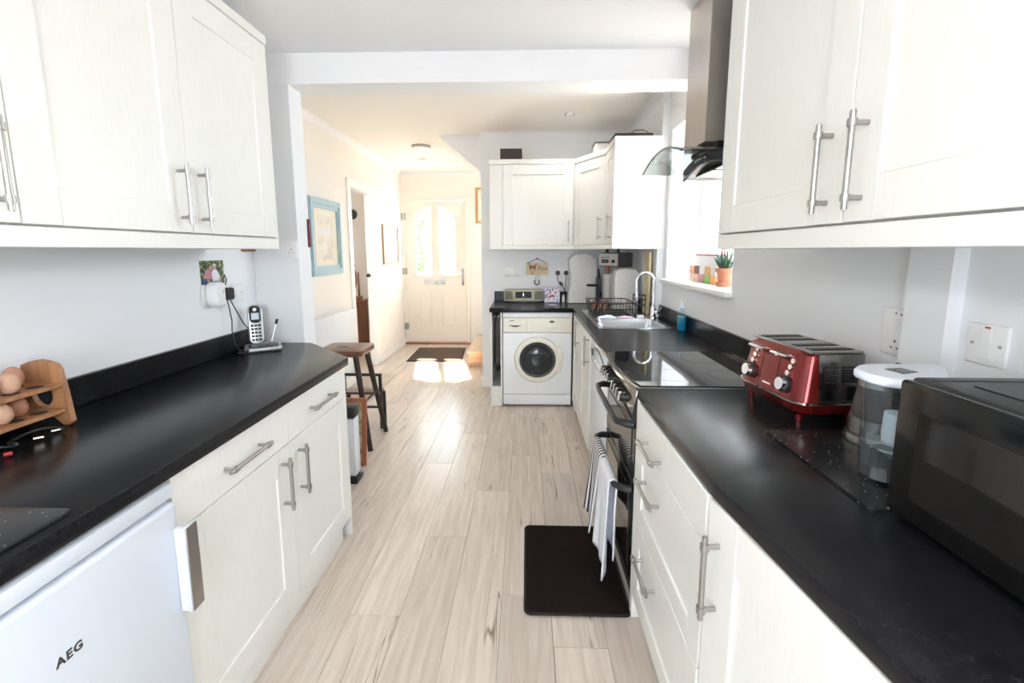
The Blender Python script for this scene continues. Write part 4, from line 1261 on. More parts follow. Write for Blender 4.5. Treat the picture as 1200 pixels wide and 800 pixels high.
obj('top_groove', MB().box(mx0 + 0.012, mx1 - 0.02, my1 - 0.030, my1 - 0.027, mz1, mz1 + 0.0006), M_BLACKM, mw)
obj('top_panel', MB().box(mx0 + 0.05, mx1 - 0.03, my0 + 0.04, my1 - 0.06, mz1, mz1 + 0.0022, 0.001), M_BLACKP, mw)
for xx in (mx0 + 0.03, mx1 - 0.03):
    for yy in (my0 + 0.04, my1 - 0.04): obj('foot', MB().cyl((xx, yy, WT + 0.0005), (xx, yy, mz0), 0.012, n=12), M_BLACKP, mw)

# wall plates on the right wall
def plate(name, label, cat, M, w_, h_, parts=(), group=None, t_=0.009):
    t = thing(name, label, cat, M.to_translation(), group)
    pl = obj('plate', MB(M).box(-w_ / 2, w_ / 2, -h_ / 2, h_ / 2, 0.0003, t_, 0.0025, 2), M_WHITEP, t)
    for kind, u, v in parts:
        if kind == 'screw': obj('screw', MB(M).cyl((u, v, t_), (u, v, t_ + 0.0008), 0.0036, n=12), M_STEEL, t)
        if kind == 'rocker': obj('rocker', MB(M).box(u - 0.011, u + 0.011, v - 0.017, v + 0.017, t_, t_ + 0.003, 0.001), M_WHITEP, t)
        if kind == 'smallrocker': obj('rocker', MB(M).box(u - 0.007, u + 0.007, v - 0.011, v + 0.011, t_, t_ + 0.0028, 0.001), M_WHITEP, t)
        if kind == 'fuse': obj('fuse_carrier', MB(M).box(u - 0.013, u + 0.013, v - 0.009, v + 0.009, t_, t_ + 0.002, 0.0008), M_WHITEP, t)
        if kind == 'neon': obj('neon', MB(M).box(u - 0.006, u + 0.006, v - 0.002, v + 0.002, t_, t_ + 0.0008), mat('neon_red', (0.45, 0.05, 0.03), 0.4), t)
        if kind == 'pins':
            mb = MB(M).box(u - 0.003, u + 0.003, v + 0.006, v + 0.013, t_ - 0.001, t_ + 0.0006)
            mb.box(u - 0.013, u - 0.007, v - 0.010, v - 0.006, t_ - 0.001, t_ + 0.0006).box(u + 0.007, u + 0.013, v - 0.010, v - 0.006, t_ - 0.001, t_ + 0.0006)
            obj('socket_holes', mb, mat('socket_dark', (0.12, 0.12, 0.12), 0.6), t, kind='stuff')
    return t
plate('fused_switch', 'white fused spur switch on the wall above the microwave', 'switch', frame((RW, 0.998, 1.170), (0, -1, 0), (0, 0, 1), (-1, 0, 0)), 0.086, 0.088,
      (('screw', -0.030, 0), ('screw', 0.030, 0), ('rocker', 0, 0.018), ('fuse', 0, -0.024), ('screw', 0, -0.024), ('neon', 0, 0.037)))
plate('cooker_switch', 'tall white cooker switch plate on the wall behind toaster', 'switch', frame((RW, 1.243, 1.155), (0, -1, 0), (0, 0, 1), (-1, 0, 0)), 0.086, 0.125,
      (('screw', 0.0, 0.05), ('rocker', 0, 0.02), ('neon', 0.02, 0.048), ('pins', 0.005, -0.035)))

# ------------------------------------------------------------------ soap bottle, rack, caddy, cloths
M_BLUEL = mat('blue_washing_liquid', (0.02, 0.36, 0.55), 0.08, trans=0.55, ior=1.35)
sb = thing('soap_bottle', 'blue washing-up liquid bottle by the sink upstand', 'bottle', (0.955, 2.80, WT))
sc_ = (0.953, 2.80, WT + 0.0006)
obj('liquid', MB().lathe([(0.022, 0.0025), (0.0235, 0.006), (0.0235, 0.088), (0, 0.088)], sc_, 24, 1.0, 1.35), M_BLUEL, sb)
obj('bottle', MB().lathe([(0, 0), (0.024, 0), (0.026, 0.006), (0.026, 0.095), (0.018, 0.115), (0.010, 0.13), (0.010, 0.14)], sc_, 24, 1.0, 1.35), glass_mat('clear_bottle', (0.80, 0.93, 0.97)), sb)
obj('cap', MB().lathe([(0.012, 0.1405), (0.012, 0.155), (0.006, 0.165), (0.004, 0.18), (0, 0.181)], sc_, 16), mat('cap_clear', (0.75, 0.85, 0.9), 0.3), sb)

M_WIRE = mat('black_wire', (0.02, 0.02, 0.022), 0.4)
rk = thing('dish_rack', 'black wire dish rack on the sink drainer', 'dish rack', (0.66, 3.55, WT))
rx0, rx1, ry0, ry1 = 0.478, 0.800, 3.36, 3.70
rz0, rz1 = zr + 0.012, zr + 0.105
rm = MB().tube([(p[0], p[1], rz1) for p in rrect(rx0, rx1, ry0, ry1, 0.03, 4)], 0.0042, 8, closed=True)
obj('top_rim', rm, M_WIRE, rk)
obj('middle_rim', MB().tube([(p[0], p[1], rz0 + 0.045) for p in rrect(rx0 + 0.01, rx1 - 0.01, ry0 + 0.01, ry1 - 0.01, 0.03, 4)], 0.003, 8, closed=True), M_WIRE, rk)
obj('base_rim', MB().tube([(p[0], p[1], rz0) for p in rrect(rx0 + 0.02, rx1 - 0.02, ry0 + 0.02, ry1 - 0.02, 0.03, 4)], 0.0035, 8, closed=True), M_WIRE, rk)
for k in range(11):
    xx = rx0 + 0.036 + k * (rx1 - rx0 - 0.072) / 10
    obj('wire', MB().tube([(xx, ry0, rz1), (xx, ry0 + 0.012, rz0 + 0.03), (xx, ry0 + 0.022, rz0), (xx, ry1 - 0.022, rz0), (xx, ry1 - 0.012, rz0 + 0.03), (xx, ry1, rz1)], 0.0022, 6), M_WIRE, rk)
for k in range(6):
    yy = ry0 + 0.05 + k * (ry1 - ry0 - 0.1) / 5
    obj('cross_wire', MB().tube([(rx0, yy, rz1), (rx0 + 0.018, yy, rz0), (rx1 - 0.018, yy, rz0), (rx1, yy, rz1)], 0.0022, 6), M_WIRE, rk)
for xx in (rx0 + 0.05, rx1 - 0.05):
    for yy in (ry0 + 0.03, ry1 - 0.03): obj('foot', MB().cyl((xx, yy, zr + 0.0062), (xx, yy, rz0), 0.006, n=10), M_BLACKP, rk)
M_TERRA = mat('brown_glaze', (0.26, 0.09, 0.045), 0.3)
for k in range(3):
    c = Vector((0.535 + 0.045 * k, 3.55, rz0 + 0.056))
    obj('plate', MB().lathe([(0, 0), (0.026, 0.0), (0.044, 0.006), (0.050, 0.010), (0.050, 0.012), (0.042, 0.009), (0.026, 0.004), (0, 0.004)], c, 28, axis=(-0.97, 0, 0.25)), M_TERRA, label=('small brown plate in the dish rack nearest the washing machine', 'small brown plate standing in middle of the dish rack', 'small brown plate in the dish rack nearest the wire caddy')[k], cat='plate', group='brown plates in the dish rack')
cdy = thing('sink_caddy', 'black tiered wire caddy beside the tap', 'caddy', (0.85, 3.50, WT))
for k, zz in enumerate((0.012, 0.085, 0.125, 0.158)):
    obj('tier_rim', MB().tube([(p[0], p[1], zr + zz) for p in rrect(0.812, 0.888, 3.40, 3.50, 0.012, 3)], 0.003, 6, closed=True), M_WIRE, cdy)
for (a, b_) in ((0.815, 3.403), (0.885, 3.403), (0.815, 3.497), (0.885, 3.497)):
    obj('upright', MB().cyl((a, b_, zr + 0.0062), (a, b_, zr + 0.165), 0.003, n=8), M_WIRE, cdy)
for k in range(4): obj('wire', MB().cyl((0.826 + k * 0.016, 3.40, zr + 0.085), (0.826 + k * 0.016, 3.50, zr + 0.085), 0.002, n=6), M_WIRE, cdy)

def crumple(cx, cy, cz, w_, d_, h_, seed, rot=0):
    rr = random.Random(seed)
    P = [(rr.uniform(3, 9), rr.uniform(3, 9), rr.uniform(0, 6)) for _ in range(4)]
    def fn(u, v):
        x, y = (u - .5) * w_, (v - .5) * d_
        e = min(u, 1 - u, v, 1 - v) * 4
        z = sum(math.sin(a * u + c) * math.cos(b_ * v + c) for a, b_, c in P) / 4
        ca, sa_ = math.cos(rot), math.sin(rot)
        return (cx + ca * x - sa_ * y, cy + sa_ * x + ca * y, cz + 0.003 + h_ * (0.5 + 0.5 * z) * min(1, e))
    return MB().grid(fn, 16, 16)
zs = zr + 0.0045
obj('dish_cloth', crumple(0.585, 3.293, zs, 0.13, 0.05, 0.022, 4, 0.1), mat('blue_white_cloth', (0.62, 0.70, 0.86), 0.9), label='crumpled pale blue dish cloth on the sink edge', cat='cloth', solid=0.003, sharp=80)
obj('dish_cloth', crumple(0.72, 3.294, zs, 0.12, 0.045, 0.018, 8, -0.05), mat('pink_cloth', (0.70, 0.52, 0.60), 0.9), label='folded pink dish cloth lying behind the sink bowl', cat='cloth', solid=0.003, sharp=80)
obj('sponge', MB().box(0.80, 0.85, 3.278, 3.312, zs, zs + 0.022, 0.006, 2), mat('white_sponge', (0.82, 0.82, 0.80), 0.9, bump=0.4, bscale=300), label='small white sponge on the sink edge', cat='sponge')
obj('scourer', MB().box(0.466, 0.49, 2.90, 2.98, zs, zs + 0.014, 0.004, 2), mat('pale_scourer', (0.78, 0.78, 0.80), 0.9, bump=0.5, bscale=300), label='pale scourer on the front rim of the sink', cat='sponge')

# ------------------------------------------------------------------ end worktop
M_RADIO = mat('radio_cream', (0.50, 0.47, 0.37), 0.38)
rd = thing('radio', 'cream table radio with dark display on the end worktop', 'radio', (-0.03, 4.36, WT))
y_ = 4.30
def rprof(z):
    return [(-0.215, y_ + 0.035), (-0.16, y_ + 0.008), (-0.08, y_), (0.03, y_), (0.11, y_ + 0.008), (0.165, y_ + 0.035), (0.13, y_ + 0.15), (-0.18, y_ + 0.15)]
z0 = WT + 0.0006
obj('body', MB().prism(rprof(0), z0 + 0.014, z0 + 0.122, 'xy', 0.006, 2), M_RADIO, rd)
obj('foot_base', MB().prism([(a, b_ + 0.008 if b_ < y_ + 0.1 else b_ - 0.02) for a, b_ in [(p[0] * 0.94 - 0.001, p[1]) for p in rprof(0)]], z0, z0 + 0.0135, 'xy'), M_BLACKP, rd)
obj('display', MB().box(-0.103, 0.048, y_ - 0.006, y_ - 0.0003, z0 + 0.045, z0 + 0.105, 0.002), M_BLACKG, rd)
obj('display_digits', MB().box(-0.032, -0.024, y_ - 0.0068, y_ - 0.0062, z0 + 0.062, z0 + 0.092), mat('display_white', (0.7, 0.8, 0.85), 0.4, emit=((0.7, 0.85, 1), 0.6)), rd)
M_GRILLE = mat('speaker_grille', (0.22, 0.205, 0.16), 0.7, bump=0.6, bscale=700)
for a, b_, s in ((-0.203, -0.128, -1), (0.078, 0.153, 1)):
    mb = MB().grid(lambda u, v: (a + (b_ - a) * u, y_ - 0.0035 + 0.027 * ((1 - u) if s < 0 else u) * 1.02 - 0.0005, z0 + 0.03 + 0.078 * v), 6, 4)
    obj('speaker_grille', mb, M_GRILLE, rd)
M_SPOT = bpy.data.materials.new('spotted_card'); M_SPOT.use_nodes = True
nt = M_SPOT.node_tree; b_n = nt.nodes['Principled BSDF']; b_n.inputs['Roughness'].default_value = 0.5
tc = nt.nodes.new('ShaderNodeTexCoord'); vr = nt.nodes.new('ShaderNodeTexVoronoi'); vr.inputs['Scale'].default_value = 38
nt.links.new(tc.outputs['Object'], vr.inputs['Vector'])
hsv = nt.nodes.new('ShaderNodeMixRGB'); hsv.inputs['Color1'].default_value = (0.55, 0.12, 0.16, 1); hsv.inputs['Color2'].default_value = (0.30, 0.42, 0.70, 1)
sp_ = nt.nodes.new('ShaderNodeSeparateColor'); nt.links.new(vr.outputs['Color'], sp_.inputs['Color']); nt.links.new(sp_.outputs[0], hsv.inputs['Fac'])
gt = nt.nodes.new('ShaderNodeMath'); gt.operation = 'GREATER_THAN'; gt.inputs[1].default_value = 0.42; nt.links.new(vr.outputs['Distance'], gt.inputs[0])
mx_ = nt.nodes.new('ShaderNodeMixRGB'); mx_.inputs['Color2'].default_value = (0.80, 0.82, 0.88, 1)
nt.links.new(gt.outputs[0], mx_.inputs['Fac']); nt.links.new(hsv.outputs['Color'], mx_.inputs['Color1']); nt.links.new(mx_.outputs['Color'], b_n.inputs['Base Color'])
tbx = thing('card_box', 'small white card box with red and blue spots beside radio', 'box', (0.245, 4.38, WT))
obj('carton', MB().box(0.172, 0.318, 4.33, 4.42, z0, z0 + 0.132, 0.003), M_SPOT, tbx)
obj('printed_band', MB().box(0.222, 0.272, 4.3292, 4.3298, z0 + 0.052, z0 + 0.070), mat('red_print', (0.5, 0.06, 0.08), 0.5), tbx)
obj('card_lid', MB().box(0.169, 0.321, 4.327, 4.423, z0 + 0.1323, z0 + 0.137, 0.002), mat('card_white', (0.75, 0.78, 0.85), 0.6), tbx)
jr = thing('black_jar', 'small black lidded jar beside the spotted box', 'jar', (0.342, 4.40, WT))
obj('pot', MB().lathe([(0, 0), (0.020, 0), (0.021, 0.006), (0.021, 0.07), (0.018, 0.076)], (0.344, 4.40, z0), 20), M_BLACKP, jr)
obj('lid', MB().lathe([(0.022, 0.0765), (0.022, 0.088), (0.018, 0.092), (0, 0.092)], (0.344, 4.40, z0), 20), M_BLACKG, jr)
br = thing('white_bottle', 'tiny white bottle in front of the black jar', 'bottle', (0.352, 4.355, WT))
obj('bottle', MB().lathe([(0, 0), (0.012, 0), (0.013, 0.004), (0.013, 0.05), (0.007, 0.058)], (0.354, 4.355, z0), 16), M_WHITEP, br)
obj('cap', MB().lathe([(0.008, 0.0585), (0.008, 0.072), (0, 0.073)], (0.354, 4.355, z0), 14), M_WHITEP, br)
obj('paper_note', crumple(0.235, 4.10, WT, 0.075, 0.06, 0.004, 5, 0.2), mat('paper', (0.82, 0.83, 0.85), 0.7), label='small white paper slip lying on the end worktop', cat='paper', solid=0.001, sharp=80)

# quilted covers
def quilt_mat():
    m = bpy.data.materials.new('quilted_cotton'); m.use_nodes = True
    nt = m.node_tree; N, L = nt.nodes.new, nt.links.new
    b = nt.nodes['Principled BSDF']; b.inputs['Base Color'].default_value = (0.74, 0.72, 0.69, 1); b.inputs['Roughness'].default_value = 0.85
    tc = N('ShaderNodeTexCoord')
    hs = []
    for sgn in (1, -1):
        mp = N('ShaderNodeMapping'); mp.inputs['Rotation'].default_value = (0, math.radians(42 * sgn), 0)
        L(tc.outputs['Object'], mp.inputs['Vector'])
        w_ = N('ShaderNodeTexWave'); w_.bands_direction = 'X'; w_.inputs['Scale'].default_value = 8.5; w_.inputs['Distortion'].default_value = 0.4
        L(mp.outputs['Vector'], w_.inputs['Vector']); hs.append(w_)
    mn = N('ShaderNodeMath'); mn.operation = 'MINIMUM'; L(hs[0].outputs['Fac'], mn.inputs[0]); L(hs[1].outputs['Fac'], mn.inputs[1])
    pw = N('ShaderNodeMath'); pw.operation = 'POWER'; pw.inputs[1].default_value = 0.35; L(mn.outputs[0], pw.inputs[0])
    bp = N('ShaderNodeBump'); bp.inputs['Strength'].default_value = 0.65; bp.inputs['Distance'].default_value = 0.006
    L(pw.outputs[0], bp.inputs['Height']); L(bp.outputs['Normal'], b.inputs['Normal'])
    return m
M_QUILT = quilt_mat()
cv = thing('appliance_cover', 'tall white quilted cover over a stand mixer', 'cover', (0.52, 4.36, WT))
prof = [(0.392, z0), (0.662, z0), (0.672, z0 + 0.10), (0.668, z0 + 0.30), (0.650, z0 + 0.40), (0.600, z0 + 0.455), (0.520, z0 + 0.470), (0.440, z0 + 0.455), (0.398, z0 + 0.41), (0.400, z0 + 0.34), (0.418, z0 + 0.24), (0.398, z0 + 0.12)]
obj('quilted_shell', MB().prism(prof, 4.265, 4.455, 'xz', 0.02, 4), M_QUILT, cv, sharp=60)
obj('hem_piping', MB().tube([(p[0], p[1], z0 + 0.008) for p in rrect(0.390, 0.666, 4.262, 4.458, 0.022, 4)], 0.005, 6, closed=True), mat('piping_cream', (0.7, 0.68, 0.62), 0.8), cv)
cv = thing('appliance_cover', 'boxy white quilted cover beside the kitchen roll', 'cover', (0.82, 3.98, WT))
prof = [(0.735, z0), (0.930, z0), (0.932, z0 + 0.2), (0.925, z0 + 0.31), (0.905, z0 + 0.338), (0.79, z0 + 0.345), (0.748, z0 + 0.333), (0.733, z0 + 0.29)]
obj('quilted_shell', MB().prism(prof, 3.80, 3.97, 'xz', 0.02, 4), M_QUILT, cv, sharp=60)
obj('hem_piping', MB().tube([(p[0], p[1], z0 + 0.008) for p in rrect(0.732, 0.933, 3.797, 3.973, 0.022, 4)], 0.004, 6, closed=True), mat('piping_cream2', (0.7, 0.68, 0.62), 0.8), cv)

# kitchen roll on wooden holder, knife block
kr = thing('kitchen_roll', 'white kitchen roll on a holder with copper top', 'kitchen roll', (0.745, 4.22, WT))
M_COPPER = mat('copper_knob', (0.48, 0.16, 0.09), 0.3, 0.6)
obj('holder_base', MB().lathe([(0, 0), (0.062, 0), (0.064, 0.006), (0.060, 0.012), (0, 0.012)], (0.745, 4.22, z0), 28), M_COPPER, kr)
obj('paper_roll', MB().lathe([(0.018, 0.0125), (0.050, 0.0125), (0.051, 0.018), (0.051, 0.272), (0.049, 0.276), (0.018, 0.276)], (0.745, 4.22, z0), 32), mat('paper_roll', (0.80, 0.78, 0.74), 0.9, bump=0.3, bscale=250), kr)
obj('finial', MB().lathe([(0.014, 0.277), (0.016, 0.30), (0.020, 0.325), (0.016, 0.355), (0.008, 0.365), (0, 0.367)], (0.745, 4.22, z0), 20), M_COPPER, kr)
kb = thing('knife_block', 'slim black knife block beside the kitchen roll', 'knife block', (0.655, 4.20, WT))
kb0 = 4.18
obj('block', MB().prism([(kb0, z0), (kb0 + 0.05, z0), (kb0 + 0.06, z0 + 0.235), (kb0 + 0.012, z0 + 0.25)], 0.676, 0.6765 + 0.0, 'yz') if False else MB().box(0.640, 0.674, 4.15, 4.25, z0, z0 + 0.245, 0.004), M_BLACKP, kb)
obj('knife_handle', MB().tube([(0.6395, 4.145, z0 + 0.178), (0.60, 4.14, z0 + 0.178), (0.545, 4.14, z0 + 0.178)], [0.008, 0.011, 0.010], 8), M_BLACKP, kb)
for k in range(3): obj('knife_handle', MB().box(0.648, 0.666, 4.162 + k * 0.028, 4.180 + k * 0.028, z0 + 0.2455, z0 + 0.30 + 0.012 * k, 0.005), M_BLACKP, kb)

# radio fixed under the corner cupboard
ur = thing('undercabinet_radio', 'silver fronted radio mounted under the corner cupboard', 'radio', (0.74, 3.99, 1.25))
ca = Vector((0.628, 3.985, 0)); cb_ = Vector((0.768, 3.905, 0)); uu = (cb_ - ca).normalized(); nn = Vector((-uu.y, uu.x, 0))
if nn.y > 0: nn = -nn
Mr = frame((ca.x, ca.y, 1.238), uu, (0, 0, 1), nn)
Lr = (cb_ - ca).length
obj('casing', MB(Mr).box(0, Lr + 0.10, 0.0, 0.118, -0.10, -0.012, 0.004), M_BLACKP, ur)
obj('front_panel', MB(Mr).box(-0.002, Lr + 0.002, 0.006, 0.112, -0.0115, 0.004, 0.003), mat('silver_plastic', (0.45, 0.44, 0.42), 0.35, 0.5), ur)
obj('display', MB(Mr).box(0.02, 0.085, 0.03, 0.062, 0.0042, 0.0055, 0.001), mat('lcd', (0.10, 0.06, 0.05), 0.2), ur)
obj('volume_dial', MB(Mr).cyl((0.125, 0.045, 0.0042), (0.125, 0.045, 0.016), 0.015, 0.013), M_BLACKP, ur)
for k in range(4): obj('push_button', MB(Mr).box(0.02 + k * 0.018, 0.032 + k * 0.018, 0.075, 0.083, 0.0042, 0.007, 0.001), M_BLACKP, ur)
for a in (0.03, Lr - 0.03): obj('mounting_bracket', MB(Mr).box(a - 0.008, a + 0.008, 0.1185, 0.188, -0.12, -0.09), M_BLACKP, ur)

# wooden board standing against the corner
obj('chopping_board', MB().box(0.940, 0.9535, 3.50, 3.62, WT + 0.098, 1.37, 0.004) if False else MB().box(0.9185, 0.9345, 3.47, 3.62, WT + 0.006, 1.36, 0.004), wood('pale_board', (0.62, 0.50, 0.28), (0.75, 0.64, 0.40), 6, 0.5, 2), label='pale wooden board standing upright in the corner behind the tap', cat='board')

# sockets, plugs and the fox plaque on the end wall
Mw = lambda x, z: frame((x, BW, z), (1, 0, 0), (0, 0, 1), (0, -1, 0))
plate('double_socket', 'white double socket on the wall above the radio', 'socket', Mw(-0.140, 1.165), 0.146, 0.088, (('pins', -0.035, -0.012), ('pins', 0.035, -0.012), ('smallrocker', -0.016, 0.024), ('smallrocker', 0.016, 0.024)))
plate('double_socket', 'white double socket holding two black plugs', 'socket', Mw(0.345, 1.170), 0.146, 0.088, (('smallrocker', -0.016, 0.024), ('smallrocker', 0.016, 0.024)))
for xx, lab in ((0.307, 'black plug with small inline switch on its cable'), (0.388, 'black plug beside the quilted mixer cover')):
    pg = thing('mains_plug', lab, 'plug', (xx, BW - 0.02, 1.15))
    obj('plug_body', MB(Mw(xx, 1.158)).cyl((0, 0, 0.0095), (0, 0, 0.034), 0.024, 0.020, 20), M_BLACKP, pg)
    if xx < 0.35:
        cp_ = [(xx, BW - 0.024, 1.135), (xx - 0.002, BW - 0.022, 1.09), (xx + 0.02, BW - 0.02, 1.055), (xx + 0.06, BW - 0.02, 1.01), (xx + 0.068, BW - 0.022, 0.982), (xx + 0.068, BW - 0.03, 0.90)]
        obj('inline_switch', MB(frame((xx + 0.032, BW - 0.02, 1.055), Vector((0.7, 0, -0.7)), Vector((0.7, 0, 0.7)), (0, -1, 0))).box(-0.022, 0.022, -0.012, 0.012, -0.006, 0.014, 0.004), M_BLACKP, pg)
    else:
        cp_ = [(xx, BW - 0.024, 1.135), (xx - 0.004, BW - 0.022, 1.06), (xx - 0.010, BW - 0.022, 0.985), (xx - 0.010, BW - 0.030, 0.91)]
    obj('cable', MB().tube(cp_, 0.0035, 8), M_BLACKP, pg)
fx = thing('fox_plaque', 'small hanging plaque with a fox head and lettering', 'plaque', (0.10, BW - 0.01, 1.06))
Mp = Mw(0.104, 1.196)
M_PLQ = mat('plaque_cream', (0.66, 0.56, 0.36), 0.6)
M_FOX = mat('fox_brown', (0.26, 0.11, 0.05), 0.6)
obj('board', MB(Mp).box(-0.108, 0.108, -0.058, 0.058, 0.006, 0.014, 0.002), M_PLQ, fx)
hd_ = obj('fox_head', MB(Mp).prism([(-0.088, 0.062), (-0.078, 0.030), (-0.072, 0.0), (-0.060, -0.035), (-0.045, -0.054), (-0.030, -0.035), (-0.016, 0.0), (-0.010, 0.030), (0.000, 0.062), (-0.022, 0.038), (-0.045, 0.030), (-0.068, 0.038)], 0.0145, 0.019, 'xy'), M_FOX, fx)
obj('fox_muzzle', MB(Mp).prism([(-0.066, -0.005), (-0.045, 0.010), (-0.024, -0.005), (-0.032, -0.035), (-0.045, -0.050), (-0.058, -0.035)], 0.0192, 0.0205, 'xy'), mat('fox_pale', (0.55, 0.45, 0.34), 0.6), hd_)
obj('fox_nose', MB(Mp).prism([(-0.054, -0.040), (-0.036, -0.040), (-0.045, -0.054)], 0.0207, 0.0225, 'xy'), M_BLACKP, hd_)
for s in (-1, 1): obj('fox_eye', MB(Mp).cyl((-0.045 + s * 0.016, 0.008, 0.0192), (-0.045 + s * 0.016, 0.008, 0.0212), 0.0045, n=10), M_BLACKP, hd_)
text('lettering', 'Fox', 0.062, mat('plaque_ink', (0.10, 0.06, 0.04), 0.6), Mp @ Matrix.Translation((0.050, 0.006, 0.0143)), fx, 0.0006, shear=0.25)
for s in (-1, 1): obj('cord', MB(Mp).tube([(s * 0.098, 0.056, 0.010), (0.0, 0.100, 0.008)], 0.003, 6), mat('cord_dark', (0.07, 0.03, 0.03), 0.7), fx)
obj('bead', MB(Mp).ell((0, 0.100, 0.009), 0.009, 0.009, 0.008, 12, 8), mat('bead_red', (0.35, 0.03, 0.06), 0.4), fx)
pts_ = [(0.024 * math.sin(a), -0.128 - 0.026 * math.cos(a) + 0.0, 0.009) for a in [math.radians(-140 + 280 * i / 16) for i in range(17)]]
obj('horseshoe', MB(Mp).tube(pts_, 0.0052, 8), mat('iron', (0.05, 0.05, 0.055), 0.4, 0.6), fx)
for s in (-1, 1): obj('hanger', MB(Mp).tube([(s * 0.0125, -0.108, 0.009), (s * 0.012, -0.057, 0.009)], 0.0016, 6), mat('hanger_pink', (0.6, 0.42, 0.42), 0.6), fx)

# ------------------------------------------------------------------ on top of the far cupboards
bxw = thing('storage_box', 'dark fronted wooden box on top of the far cupboard', 'box', (-0.1, 4.30, VT))
zt = VT + 0.0005
obj('front_board', MB().box(-0.238, -0.046, 4.215, 4.222, zt, zt + 0.098, 0.001), mat('dark_brown', (0.035, 0.018, 0.016), 0.4), bxw)
obj('carcass', MB().box(-0.238, -0.044, 4.2225, 4.47, zt, zt + 0.098, 0.002), wood('orange_wood', (0.42, 0.20, 0.09), (0.58, 0.32, 0.17), 6, 0.45, 1), bxw)
tubb = thing('plastic_tub', 'clear plastic tub with dark lid on the corner cupboard', 'tub', (0.70, 4.1, VT))
obj('tub', MB().prism(rrect(0.575, 0.78, 4.02, 4.20, 0.02), zt, zt + 0.095, 'xy'), mat('cloudy_plastic', (0.62, 0.62, 0.60), 0.4), tubb)
obj('tub_lid', MB().prism(rrect(0.568, 0.787, 4.013, 4.207, 0.024), zt + 0.0955, zt + 0.106, 'xy'), mat('lid_grey', (0.10, 0.095, 0.10), 0.4), tubb)
tr = thing('wire_basket', 'flat dark brown tray with wire handle on end cupboard', 'tray', (0.78, 3.6, VT))
obj('tray', MB().box(0.632, 0.905, 3.45, 3.70, zt, zt + 0.030, 0.003), mat('tray_brown', (0.06, 0.022, 0.016), 0.5), tr)
obj('tray_rim', MB().tube([(p[0], p[1], zt + 0.033) for p in rrect(0.634, 0.903, 3.452, 3.698, 0.012, 3)], 0.003, 6, closed=True), mat('rim_brown', (0.03, 0.012, 0.01), 0.5), tr)
obj('wire_handle', MB().tube([(0.77, 3.575, zt + 0.031), (0.77, 3.575, zt + 0.06), (0.80, 3.575, zt + 0.085), (0.86, 3.575, zt + 0.088), (0.895, 3.575, zt + 0.07), (0.897, 3.575, zt + 0.031)], 0.003, 6), M_WIRE, tr)

# ------------------------------------------------------------------ window sill
zsl = WZ0 + 0.0046
pp = thing('potted_succulent', 'spiky dark green succulent in a terracotta pot on the window sill', 'plant', (1.10, 2.575, zsl))
M_POT = mat('terracotta', (0.56, 0.22, 0.13), 0.75, var=0.15, vscale=20)
pc = (1.10, 2.575, zsl)
obj('saucer', MB().lathe([(0, 0), (0.040, 0), (0.047, 0.024), (0.044, 0.024), (0.038, 0.006), (0, 0.006)], pc, 28), M_POT, pp)
obj('pot', MB().lathe([(0, 0.0065), (0.031, 0.0065), (0.043, 0.078), (0.049, 0.079), (0.050, 0.100), (0.045, 0.101), (0.043, 0.085), (0, 0.085)], pc, 28), M_POT, pp)
obj('soil', MB().lathe([(0.042, 0.0855), (0.04, 0.09), (0, 0.091)], pc, 20), mat('soil', (0.05, 0.035, 0.025), 0.9), pp)
M_LEAF = mat('succulent_green', (0.045, 0.10, 0.06), 0.45, var=0.4, vscale=30)
rl = random.Random(5)
for k in range(16):
    a = 2.4 * k
    ln = 0.075 + 0.045 * (k / 16) if k > 5 else 0.085
    tilt = 0.75 - 0.040 * k
    d = Vector((math.cos(a) * math.sin(tilt), math.sin(a) * math.sin(tilt), math.cos(tilt)))
    p0 = Vector(pc) + Vector((0.010 * math.cos(a), 0.010 * math.sin(a), 0.088))
    obj('leaf', MB().tube([p0, p0 + d * ln * 0.35, p0 + d * ln * 0.7 + Vector((0, 0, 0.004)), p0 + d * ln + Vector((0, 0, 0.012))], [0.007, 0.0085, 0.0055, 0.0008], 6), M_LEAF, pp)
cols = [((0.75, 0.40, 0.22), (0.8, 0.62, 0.5)), ((0.22, 0.10, 0.08), (0.75, 0.45, 0.4)), ((0.72, 0.72, 0.72), (0.6, 0.3, 0.3)), ((0.75, 0.40, 0.15), (0.25, 0.5, 0.12)), ((0.72, 0.66, 0.62), (0.8, 0.36, 0.14))]
labs = ['orange seed packet next to the far end of the window sill', 'dark brown and pink seed packet on the window sill', 'white seed packet with pink print on the window sill', 'orange and green seed packet on the window sill', 'pale seed packet with orange base beside the succulent']
for k, ((c1, c2), lb) in enumerate(zip(cols, labs)):
    yy = 3.075 - 0.088 * k
    pk = thing('seed_packet', lb, 'packet', (1.10, yy, zsl), 'seed packets on the window sill')
    obj('upper_half', MB().box(1.092, 1.108, yy - 0.036, yy + 0.036, zsl + 0.052, zsl + 0.102, 0.002), mat('packet_a%d' % k, c1, 0.5), pk)
    obj('lower_half', MB().box(1.092, 1.108, yy - 0.036, yy + 0.036, zsl, zsl + 0.0515, 0.002), mat('packet_b%d' % k, c2, 0.5), pk)
cr = thing('seed_tray', 'white propagator tray with red rim behind the seed packets', 'tray', (1.17, 2.86, zsl))
obj('tray_body', MB().prism(rrect(1.125, 1.205, 2.66, 3.10, 0.012), zsl, zsl + 0.165, 'xy'), mat('tray_white', (0.85, 0.85, 0.85), 0.4), cr)
obj('tray_rim', MB().prism(rrect(1.122, 1.208, 2.657, 3.103, 0.014), zsl + 0.1655, zsl + 0.176, 'xy'), mat('rim_red', (0.65, 0.10, 0.10), 0.4), cr)
